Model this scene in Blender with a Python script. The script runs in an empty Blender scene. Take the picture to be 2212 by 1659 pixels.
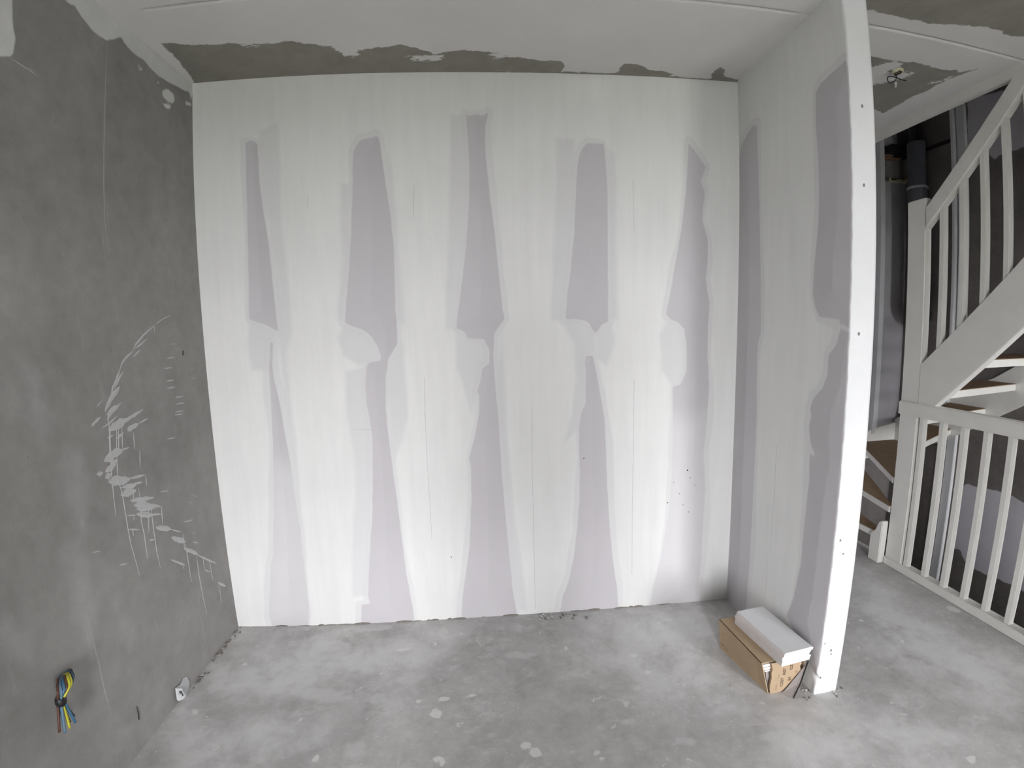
import bpy, bmesh, math, random
import numpy as np
from mathutils import Vector, Matrix, Euler

# ------------------------------------------------------------------ camera, light, exposure
scene = bpy.context.scene
COL = scene.collection

cd = bpy.data.cameras.new('camera')
cd.type = 'PANO'                                   # ultra-wide phone lens with barrel distortion
cd.panorama_type = 'FISHEYE_LENS_POLYNOMIAL'
cd.sensor_fit = 'HORIZONTAL'
cd.sensor_width = 36.0
cd.sensor_height = 27.0
cd.fisheye_fov = math.radians(170)
cd.fisheye_polynomial_k0 = 0.0
cd.fisheye_polynomial_k1 = -0.0670824966
cd.fisheye_polynomial_k2 = 0.0011373317
cd.fisheye_polynomial_k3 = -1.16012376e-05
cd.fisheye_polynomial_k4 = 0.0
cd.clip_start = 0.01
cam = bpy.data.objects.new('camera', cd)
cam.location = (1.272374, -2.134915, 1.430356)
cam.rotation_euler = (1.457221, 0.0245197, -0.0688474)
COL.objects.link(cam)
scene.camera = cam

world = bpy.data.worlds.new('overcast_sky')
scene.world = world
world.use_nodes = True
bg = world.node_tree.nodes['Background']
bg.inputs['Color'].default_value = (0.965, 0.965, 1.0, 1.0)   # even overcast sky
bg.inputs['Strength'].default_value = 13.0

scene.view_settings.view_transform = 'Standard'
scene.view_settings.look = 'None'
scene.view_settings.gamma = 1.0
scene.view_settings.use_curve_mapping = False
scene.view_settings.exposure = 1.80

scene.cycles.use_denoising = True
scene.cycles.max_bounces = 4
scene.cycles.diffuse_bounces = 3
scene.cycles.adaptive_threshold = 0.06

# room dimensions (metres)
W, H, LP, T = 2.5275, 2.6, 0.7078, 0.0982      # back wall width, ceiling height, partition length and thickness
XB = 3.668                                      # plane of the balustrade
XE = 3.73                                       # edge of the floor at the stairwell
XR, YF = 4.5, 1.0                               # stairwell right wall and far wall
YR = -4.6                                       # rear wall with the windows
YS = -1.9                                       # near end of the stairwell
WINDOWS = [(0.98, 1.66, 0.05, 2.20), (3.50, 4.20, 0.05, 2.25)]

for i, (x0, x1, z0, z1) in enumerate(WINDOWS):  # light portals that guide the daylight through the openings
    ld = bpy.data.lights.new('window_portal', 'AREA')
    ld.shape = 'RECTANGLE'; ld.size = x1 - x0; ld.size_y = z1 - z0
    ld.cycles.is_portal = True
    lo = bpy.data.objects.new('window_portal', ld)
    lo.location = ((x0 + x1) / 2, YR - 0.02, (z0 + z1) / 2)
    lo.rotation_euler = (math.radians(90), 0, 0)
    lo.rotation_euler = Vector((0, 1, 0)).to_track_quat('-Z', 'Z').to_euler()
    COL.objects.link(lo)

# ------------------------------------------------------------------ traced shapes, in metres on their own surfaces
TR = {
 'gaps': [[[0.246,2.313],[0.273,2.318],[0.301,2.304],[0.305,2.135],[0.315,2.001],[0.333,1.834],[0.341,1.564],[0.346,1.459],[0.328,1.472],[0.284,1.499],[0.23,1.517],[0.218,1.526],[0.23,1.709],[0.238,1.905],[0.244,2.137]],[[0.729,2.256],[0.74,2.274],[0.762,2.304],[0.816,2.313],[0.835,2.323],[0.848,2.303],[0.857,2.207],[0.882,1.962],[0.889,1.824],[0.878,1.554],[0.881,1.507],[0.878,1.391],[0.863,1.372],[0.832,1.325],[0.814,1.222],[0.807,1.087],[0.813,0.95],[0.825,0.801],[0.838,0.651],[0.853,0.446],[0.866,0.258],[0.886,0.086],[0.894,-0.03],[0.622,-0.03],[0.635,0.105],[0.679,0.107],[0.671,0.15],[0.691,0.353],[0.717,0.558],[0.73,0.756],[0.738,0.953],[0.732,1.032],[0.721,1.11],[0.721,1.214],[0.732,1.295],[0.75,1.31],[0.796,1.317],[0.801,1.332],[0.786,1.385],[0.758,1.435],[0.724,1.463],[0.68,1.479],[0.648,1.496],[0.657,1.572],[0.68,1.725],[0.701,1.893],[0.718,2.09]],[[0.305,1.414],[0.319,1.413],[0.307,1.311],[0.307,1.256],[0.322,1.162],[0.334,1.048],[0.352,0.844],[0.359,0.675],[0.37,0.523],[0.373,0.336],[0.373,0.176],[0.37,0.054],[0.351,-0.03],[0.18,-0.03],[0.166,0.059],[0.191,0.224],[0.208,0.329],[0.227,0.392],[0.258,0.679],[0.278,0.923],[0.288,1.163],[0.29,1.286],[0.299,1.35]],[[1.235,2.41],[1.247,2.405],[1.285,2.412],[1.312,2.406],[1.337,2.426],[1.332,2.395],[1.321,2.363],[1.318,2.263],[1.326,2.152],[1.336,2.021],[1.351,1.889],[1.363,1.72],[1.378,1.549],[1.386,1.506],[1.35,1.461],[1.334,1.433],[1.325,1.326],[1.329,1.176],[1.342,1.003],[1.35,0.771],[1.365,0.519],[1.38,0.311],[1.39,0.151],[1.413,-0.03],[1.124,-0.03],[1.137,0.113],[1.155,0.22],[1.181,0.376],[1.198,0.629],[1.199,0.779],[1.191,0.821],[1.221,0.928],[1.246,1.047],[1.248,1.128],[1.24,1.158],[1.257,1.209],[1.266,1.268],[1.304,1.293],[1.306,1.356],[1.283,1.41],[1.23,1.415],[1.202,1.415],[1.194,1.444],[1.171,1.457],[1.153,1.459],[1.16,1.509],[1.191,1.688],[1.217,1.837],[1.234,1.987],[1.245,2.178],[1.242,2.283]],[[1.786,2.288],[1.864,2.287],[1.87,2.239],[1.88,2.084],[1.882,1.882],[1.884,1.675],[1.889,1.477],[1.857,1.463],[1.837,1.435],[1.826,1.424],[1.815,1.435],[1.799,1.465],[1.779,1.483],[1.734,1.493],[1.68,1.493],[1.689,1.61],[1.704,1.713],[1.722,1.884],[1.729,2.018],[1.739,2.185],[1.751,2.238],[1.764,2.265]],[[1.78,1.316],[1.816,1.314],[1.83,1.239],[1.85,1.129],[1.87,1.008],[1.877,0.855],[1.881,0.65],[1.891,0.44],[1.908,0.257],[1.93,0.114],[1.938,-0.03],[1.625,-0.03],[1.648,0.088],[1.68,0.174],[1.705,0.292],[1.726,0.448],[1.74,0.603],[1.744,0.808],[1.742,0.951],[1.76,1.041],[1.779,1.08],[1.78,1.21],[1.782,1.24],[1.775,1.282]],[[2.271,2.3],[2.301,2.264],[2.356,2.186],[2.33,2.121],[2.353,2.074],[2.338,1.947],[2.369,1.85],[2.371,1.75],[2.361,1.665],[2.384,1.556],[2.38,1.449],[2.379,1.314],[2.392,1.154],[2.387,0.991],[2.372,0.802],[2.385,0.608],[2.379,0.41],[2.377,0.258],[2.363,-0.03],[2.109,-0.03],[2.122,0.097],[2.16,0.264],[2.197,0.52],[2.207,0.689],[2.212,0.88],[2.208,1.148],[2.247,1.158],[2.276,1.226],[2.273,1.362],[2.26,1.43],[2.227,1.462],[2.19,1.476],[2.167,1.504],[2.186,1.587],[2.206,1.717],[2.235,1.889],[2.257,2.06],[2.268,2.231]]],
 'coats': [[[0.311,2.355],[0.396,2.393],[0.398,2.114],[0.398,1.869],[0.408,1.621],[0.41,1.453],[0.375,1.369],[0.372,1.154],[0.387,0.933],[0.38,0.843],[0.34,1.413],[0.351,1.788],[0.321,2.076]],[[0.647,1.49],[0.724,1.463],[0.786,1.385],[0.801,1.332],[0.75,1.31],[0.697,1.296],[0.627,1.341],[0.612,1.427]],[[0.218,1.522],[0.284,1.499],[0.343,1.455],[0.312,1.371],[0.298,1.286],[0.214,1.289],[0.201,1.396]],[[1.151,1.457],[1.194,1.444],[1.283,1.41],[1.306,1.356],[1.304,1.293],[1.266,1.268],[1.237,1.145],[1.212,1.03],[1.172,1.193],[1.143,1.285]],[[1.723,1.47],[1.773,1.334],[1.782,1.127],[1.731,0.942],[1.659,0.862],[1.709,1.012],[1.734,1.198]],[[1.68,1.493],[1.734,1.493],[1.799,1.465],[1.826,1.424],[1.836,1.332],[1.773,1.316],[1.723,1.381],[1.689,1.438]],[[1.835,1.43],[1.902,1.474],[1.926,1.373],[1.882,1.262],[1.832,1.309]],[[2.19,1.476],[2.26,1.43],[2.273,1.362],[2.276,1.226],[2.247,1.158],[2.208,1.148],[2.154,1.23],[2.139,1.411]],[[0.666,2.117],[0.713,2.116],[0.695,1.893],[0.672,1.699],[0.643,1.511],[0.614,1.512],[0.653,1.781]],[[1.169,2.406],[1.231,2.405],[1.24,2.178],[1.222,1.9],[1.186,1.674],[1.151,1.462],[1.102,1.462],[1.123,1.695],[1.15,2.001]],[[1.644,2.305],[1.726,2.306],[1.729,2.059],[1.717,1.853],[1.695,1.644],[1.678,1.493],[1.615,1.495],[1.623,1.772],[1.636,2.06]],[[1.885,2.266],[1.916,2.246],[1.924,1.892],[1.933,1.484],[1.893,1.486]],[[0.868,2.286],[0.897,2.184],[0.914,1.86],[0.912,1.486],[0.884,1.507],[0.891,1.82],[0.881,2.023]],[[0.749,1.294],[0.722,1.119],[0.738,0.953],[0.73,0.756],[0.691,0.353],[0.671,0.15],[0.59,0.147],[0.654,0.831],[0.629,1.056],[0.633,1.276]],[[0.814,1.222],[0.835,1.325],[0.902,1.4],[0.905,1.045],[0.869,0.91],[0.831,0.821]],[[1.374,1.48],[1.329,1.176],[1.35,0.771],[1.39,0.151],[1.413,0.021],[1.465,0.017],[1.407,0.556],[1.384,1.022]]],
 'gap_fade': [[[2.088,1.001],[2.392,0.991],[2.416,-0.035],[2.072,-0.003]],[[0.239,0.848],[0.466,0.839],[0.417,0.014],[0.135,0.021]]],
 'hair': [[[0.993,1.232],[0.987,1.041],[0.99,0.812],[0.995,0.627],[0.998,0.428]],[[2.018,1.189],[2.014,0.886],[2.008,0.529],[2.007,0.183]],[[1.511,1.065],[1.504,0.785],[1.505,0.457],[1.504,0.027]],[[2.001,2.121],[2.003,1.975],[2.008,1.891]],[[0.994,2.103],[0.983,1.962]],[[0.517,2.07],[0.516,2.009]],[[0.659,0.993],[0.806,0.986]]],
 'lw': [[[-0.772,2.516],[-0.75,2.52],[-0.739,2.515],[-0.707,2.524],[-0.68,2.512],[-0.653,2.499],[-0.621,2.489],[-0.584,2.489],[-0.551,2.492],[-0.512,2.521],[-0.471,2.551],[-0.462,2.538],[-0.443,2.527],[-0.403,2.523],[-0.336,2.527],[-0.303,2.517],[-0.261,2.511],[-0.193,2.514],[-0.11,2.53],[-0.025,2.546],[-0.006,2.513],[0.008,2.613],[-0.128,2.605],[-0.237,2.609],[-0.377,2.61],[-0.531,2.608],[-0.621,2.611]],[[-1.082,2.402],[-0.956,2.481],[-0.946,2.402],[-0.935,2.324],[-0.924,2.295],[-0.927,2.249],[-0.937,2.236],[-0.97,2.225],[-1.056,2.197]],[[-0.223,2.462],[-0.186,2.486],[-0.14,2.481],[-0.136,2.452],[-0.172,2.434],[-0.217,2.436]],[[-0.232,2.405],[-0.156,2.427],[-0.172,2.404],[-0.204,2.398]],[[-0.061,2.489],[-0.014,2.502],[-0.003,2.494],[-0.05,2.479]],[[-0.123,2.395],[-0.099,2.389],[-0.11,2.383]],[[-0.377,2.502],[-0.363,2.489],[-0.348,2.487],[-0.37,2.475]],[[-0.261,2.485],[-0.239,2.485],[-0.251,2.478]]],
 'faint': [[0.0052,[[-0.546,2.489],[-0.548,2.387],[-0.549,2.22],[-0.556,1.992],[-0.557,1.865],[-0.555,1.763]]],[0.0052,[[-0.851,0.643],[-0.849,0.511],[-0.85,0.408],[-0.856,0.306],[-0.858,0.224]]]],
 'strokes': [[0.0042,[[-0.224,1.542],[-0.282,1.523],[-0.331,1.498]]],[0.0084,[[-0.331,1.498],[-0.392,1.465],[-0.446,1.427],[-0.462,1.405]]],[0.0084,[[-0.462,1.405],[-0.503,1.381],[-0.524,1.364],[-0.537,1.343]]],[0.0105,[[-0.537,1.343],[-0.559,1.309],[-0.578,1.286],[-0.593,1.263]]],[0.0189,[[-0.548,1.283],[-0.587,1.255],[-0.61,1.234],[-0.629,1.208]]],[0.0084,[[-0.519,1.338],[-0.549,1.308],[-0.574,1.278]]],[0.0063,[[-0.377,1.449],[-0.42,1.426],[-0.455,1.412]]],[0.0063,[[-0.423,1.406],[-0.465,1.383]]],[0.0042,[[-0.331,1.498],[-0.332,1.469]]],[0.0063,[[-0.634,1.248],[-0.664,1.231]]],[0.0105,[[-0.652,1.195],[-0.68,1.181],[-0.695,1.171]]],[0.0063,[[-0.547,1.228],[-0.601,1.204],[-0.63,1.198]]],[0.0189,[[-0.563,1.219],[-0.605,1.204],[-0.624,1.179]]],[0.0294,[[-0.531,1.166],[-0.574,1.155],[-0.625,1.144]]],[0.0126,[[-0.44,1.186],[-0.515,1.167],[-0.59,1.151]]],[0.0189,[[-0.476,1.138],[-0.521,1.13],[-0.535,1.124]]],[0.0063,[[-0.42,1.148],[-0.476,1.138]]],[0.0063,[[-0.569,1.187],[-0.622,1.165],[-0.654,1.157]]],[0.0105,[[-0.554,1.122],[-0.593,1.108]]],[0.0105,[[-0.605,1.124],[-0.635,1.118]]],[0.0336,[[-0.571,1.062],[-0.617,1.059],[-0.663,1.046]]],[0.0063,[[-0.535,1.065],[-0.581,1.063]]],[0.0252,[[-0.606,1.038],[-0.635,1.017],[-0.665,1.011]]],[0.0168,[[-0.674,1.011],[-0.703,1.014]]],[0.0252,[[-0.639,0.997],[-0.669,0.991]]],[0.0336,[[-0.555,0.953],[-0.606,0.961],[-0.658,0.975]]],[0.0063,[[-0.491,0.943],[-0.555,0.953]]],[0.0084,[[-0.474,0.943],[-0.555,0.956]]],[0.0168,[[-0.529,0.921],[-0.601,0.937]]],[0.0273,[[-0.533,0.903],[-0.611,0.913]]],[0.0084,[[-0.495,0.922],[-0.549,0.93]]],[0.0147,[[-0.447,0.845],[-0.571,0.877]]],[0.0252,[[-0.469,0.824],[-0.555,0.854]]],[0.0105,[[-0.414,0.797],[-0.512,0.844]]],[0.021,[[-0.449,0.805],[-0.547,0.837]]],[0.0189,[[-0.467,0.782],[-0.551,0.819]]],[0.0084,[[-0.42,0.768],[-0.51,0.799]]],[0.0063,[[-0.552,0.816],[-0.598,0.832]]],[0.0126,[[-0.488,0.846],[-0.566,0.879]]],[0.0189,[[-0.374,0.686],[-0.46,0.73]]],[0.0063,[[-0.313,0.647],[-0.374,0.686]]],[0.021,[[-0.296,0.596],[-0.381,0.654]]],[0.0168,[[-0.226,0.505],[-0.309,0.572]]],[0.0084,[[-0.1,0.397],[-0.24,0.512]]],[0.0084,[[-0.32,0.502],[-0.408,0.572]]],[0.0126,[[-0.053,0.254],[-0.114,0.309]]],[0.0063,[[-0.157,0.385],[-0.199,0.418]]],[0.0063,[[-0.214,0.553],[-0.249,0.574]]],[0.0063,[[-0.543,0.756],[-0.602,0.782]]],[0.0084,[[-0.477,0.688],[-0.508,0.697]]],[0.0046,[[-0.615,1.149],[-0.632,1.038],[-0.64,0.968],[-0.645,0.896],[-0.648,0.845]]],[0.0046,[[-0.587,1.14],[-0.613,0.974],[-0.601,0.911],[-0.602,0.843],[-0.602,0.781],[-0.601,0.726],[-0.594,0.667],[-0.586,0.596]]],[0.0046,[[-0.577,1.141],[-0.59,1.056]]],[0.0046,[[-0.56,1.138],[-0.57,1.066]]],[0.0046,[[-0.506,1.112],[-0.511,1.051]]],[0.0046,[[-0.485,1.041],[-0.495,0.977]]],[0.0046,[[-0.472,0.94],[-0.474,0.903]]],[0.0046,[[-0.547,0.915],[-0.553,0.863]]],[0.0046,[[-0.52,0.91],[-0.516,0.85],[-0.531,0.783],[-0.526,0.733],[-0.531,0.636]]],[0.0046,[[-0.479,0.836],[-0.501,0.726]]],[0.0046,[[-0.469,0.816],[-0.473,0.727],[-0.475,0.643],[-0.472,0.57]]],[0.0046,[[-0.41,0.796],[-0.419,0.719]]],[0.0046,[[-0.579,0.771],[-0.582,0.749]]],[0.0046,[[-0.298,0.587],[-0.299,0.494],[-0.3,0.416]]],[0.0046,[[-0.237,0.506],[-0.241,0.415],[-0.239,0.304],[-0.231,0.224]]],[0.0046,[[-0.193,0.477],[-0.198,0.422]]],[0.0046,[[-0.15,0.443],[-0.148,0.339]]],[0.0046,[[-0.301,0.635],[-0.311,0.565]]],[0.0046,[[-0.11,0.291],[-0.104,0.245],[-0.113,0.197]]],[0.0046,[[-0.619,1.207],[-0.618,1.15],[-0.633,1.067]]],[0.0046,[[-0.563,0.816],[-0.567,0.802]]],[0.0046,[[-0.332,0.511],[-0.334,0.488]]],[0.0032,[[-0.243,1.423],[-0.202,1.424]]],[0.0052,[[-0.274,1.367],[-0.22,1.369]]],[0.0052,[[-0.295,1.327],[-0.242,1.328]]],[0.0052,[[-0.29,1.276],[-0.237,1.276]]],[0.0052,[[-0.29,1.247],[-0.236,1.246]]],[0.0052,[[-0.243,1.203],[-0.188,1.201]]],[0.0052,[[-0.244,1.175],[-0.188,1.172]]],[0.0052,[[-0.254,1.144],[-0.198,1.14]]],[0.0052,[[-0.261,1.133],[-0.206,1.128]]],[0.0052,[[-0.404,0.853],[-0.355,0.841]]],[0.0052,[[-0.327,1.047],[-0.275,1.041]]],[0.0032,[[-0.217,0.772],[-0.19,0.768]]],[0.0032,[[-0.197,0.76],[-0.17,0.755]]],[0.0032,[[-0.238,0.746],[-0.211,0.742]]],[0.0032,[[-0.243,0.674],[-0.217,0.669]]],[0.0052,[[-0.286,0.682],[-0.23,0.665]]],[0.0032,[[-0.246,0.612],[-0.219,0.606]]],[0.0052,[[-0.776,0.775],[-0.742,0.764]]],[0.0052,[[-0.673,0.681],[-0.634,0.667]]],[0.0032,[[-0.125,1.307],[-0.097,1.31]]],[0.0032,[[-0.116,1.27],[-0.088,1.272]]],[0.0034,[[-0.934,2.234],[-0.883,2.231],[-0.833,2.226]]],[0.0029,[[-0.874,2.235],[-0.844,2.235]]]],
 'ceil': [[[0.054,-0.319],[0.106,-0.315],[0.177,-0.288],[0.285,-0.273],[0.359,-0.268],[0.429,-0.256],[0.504,-0.256],[0.545,-0.265],[0.594,-0.247],[0.677,-0.214],[0.738,-0.2],[0.777,-0.168],[0.857,-0.183],[0.993,-0.211],[1.046,-0.187],[1.117,-0.139],[1.233,-0.169],[1.349,-0.154],[1.427,-0.142],[1.468,-0.116],[1.55,-0.101],[1.662,-0.095],[1.68,-0.071],[1.671,-0.006],[1.435,-0.013],[1.228,-0.011],[0.816,-0.004],[0.482,0.004],[0.181,0.008],[0.009,0.005],[0.029,-0.051],[0.04,-0.131],[0.052,-0.231]],[[1.921,-0.056],[1.931,-0.094],[1.991,-0.103],[2.06,-0.059],[2.151,-0.049],[2.205,-0.026],[2.147,-0.003],[2.036,-0.002],[1.945,-0.01]],[[2.367,-0.053],[2.369,-0.107],[2.382,-0.124],[2.404,-0.1],[2.431,-0.041],[2.503,-0.03],[2.523,-0.024],[2.53,0.001],[2.393,-0.002]],[[2.659,-0.682],[3.163,-0.932],[3.497,-0.689],[3.402,-0.659],[3.366,-0.656],[3.332,-0.674],[3.299,-0.675],[3.216,-0.66],[3.122,-0.636],[3.032,-0.611],[2.966,-0.609],[2.898,-0.611],[2.808,-0.615],[2.72,-0.614],[2.688,-0.614],[2.64,-0.676]],[[2.924,-0.335],[2.986,-0.332],[3.145,-0.333],[3.21,-0.345],[3.324,-0.337],[3.401,-0.336],[3.461,-0.353],[3.485,-0.337],[3.54,-0.402],[3.513,-0.308],[3.5,-0.253],[3.495,-0.211],[3.507,-0.14],[3.487,-0.046],[3.504,0.03],[3.497,0.092],[3.515,0.136],[3.505,0.158],[3.418,0.126],[3.373,0.125]]],
 'ceilw': [[[3.045,-0.24],[3.057,-0.252],[3.096,-0.306],[3.126,-0.327],[3.17,-0.323],[3.186,-0.302],[3.157,-0.24],[3.274,-0.261],[3.289,-0.257],[3.289,-0.214],[3.241,-0.152],[3.191,-0.113],[3.168,-0.102]],[[3.444,-0.199],[3.475,-0.25],[3.492,-0.301],[3.504,-0.265],[3.478,-0.22]],[[0.713,-0.211],[0.807,-0.212],[0.798,-0.139],[0.739,-0.136]],[[0.999,-0.125],[1.155,-0.136],[1.132,-0.088],[1.014,-0.096]],[[1.349,-0.157],[1.445,-0.166],[1.477,-0.126],[1.369,-0.11]],[[0.362,-0.274],[0.433,-0.265],[0.405,-0.245],[0.361,-0.251]]],
 'pgaps': [[[-0.114,2.34],[-0.15,2.329],[-0.152,2.214],[-0.16,2.044],[-0.17,1.843],[-0.183,1.642],[-0.194,1.401],[-0.192,1.403],[-0.172,1.349],[-0.174,1.211],[-0.184,1.003],[-0.185,0.788],[-0.185,0.567],[-0.188,0.293],[-0.181,-0.06],[-0.007,-0.06],[-0.006,0.197],[0.0,0.654],[-0.003,1.044],[-0.006,1.344],[-0.001,1.491],[-0.001,1.59],[-0.0,1.949],[-0.003,2.233],[-0.017,2.284],[-0.064,2.316]],[[-0.539,2.294],[-0.57,2.314],[-0.697,2.333],[-0.752,2.31],[-0.744,1.929],[-0.719,1.636],[-0.722,1.409],[-0.675,1.437],[-0.659,1.4],[-0.65,1.363],[-0.612,1.326],[-0.613,1.252],[-0.589,1.199],[-0.544,1.159],[-0.531,1.116],[-0.538,1.082],[-0.528,1.045],[-0.541,0.988],[-0.575,0.934],[-0.541,0.94],[-0.549,0.833],[-0.544,0.739],[-0.541,0.612],[-0.54,0.476],[-0.519,0.32],[-0.489,0.214],[-0.727,0.06],[-0.709,0.599],[-0.747,1.28],[-0.725,1.467],[-0.708,1.409],[-0.676,1.414],[-0.657,1.451],[-0.612,1.457],[-0.557,1.464],[-0.531,1.504],[-0.517,1.55],[-0.525,1.69],[-0.543,1.825],[-0.545,1.934],[-0.541,2.074],[-0.532,2.162]]],
 'phair': [[[-0.336,0.926],[-0.338,0.833],[-0.34,0.697],[-0.336,0.542],[-0.339,0.444]],[[-0.318,0.406],[-0.333,0.232]]],
 'rw': [[[0.437,2.927],[0.301,2.904],[0.236,2.893],[0.142,2.88],[-0.007,2.855],[0.019,2.501],[0.138,2.494],[0.23,2.492],[0.263,2.472],[0.309,2.521],[0.46,2.529]],[[0.445,0.306],[0.346,0.37],[0.277,0.369],[0.147,0.384],[0.053,0.389],[-0.101,0.359],[-0.204,-0.18],[-0.077,-0.165],[0.05,-0.179],[0.185,-0.185],[0.277,-0.17],[0.325,-0.106],[0.38,-0.113]]],
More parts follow.
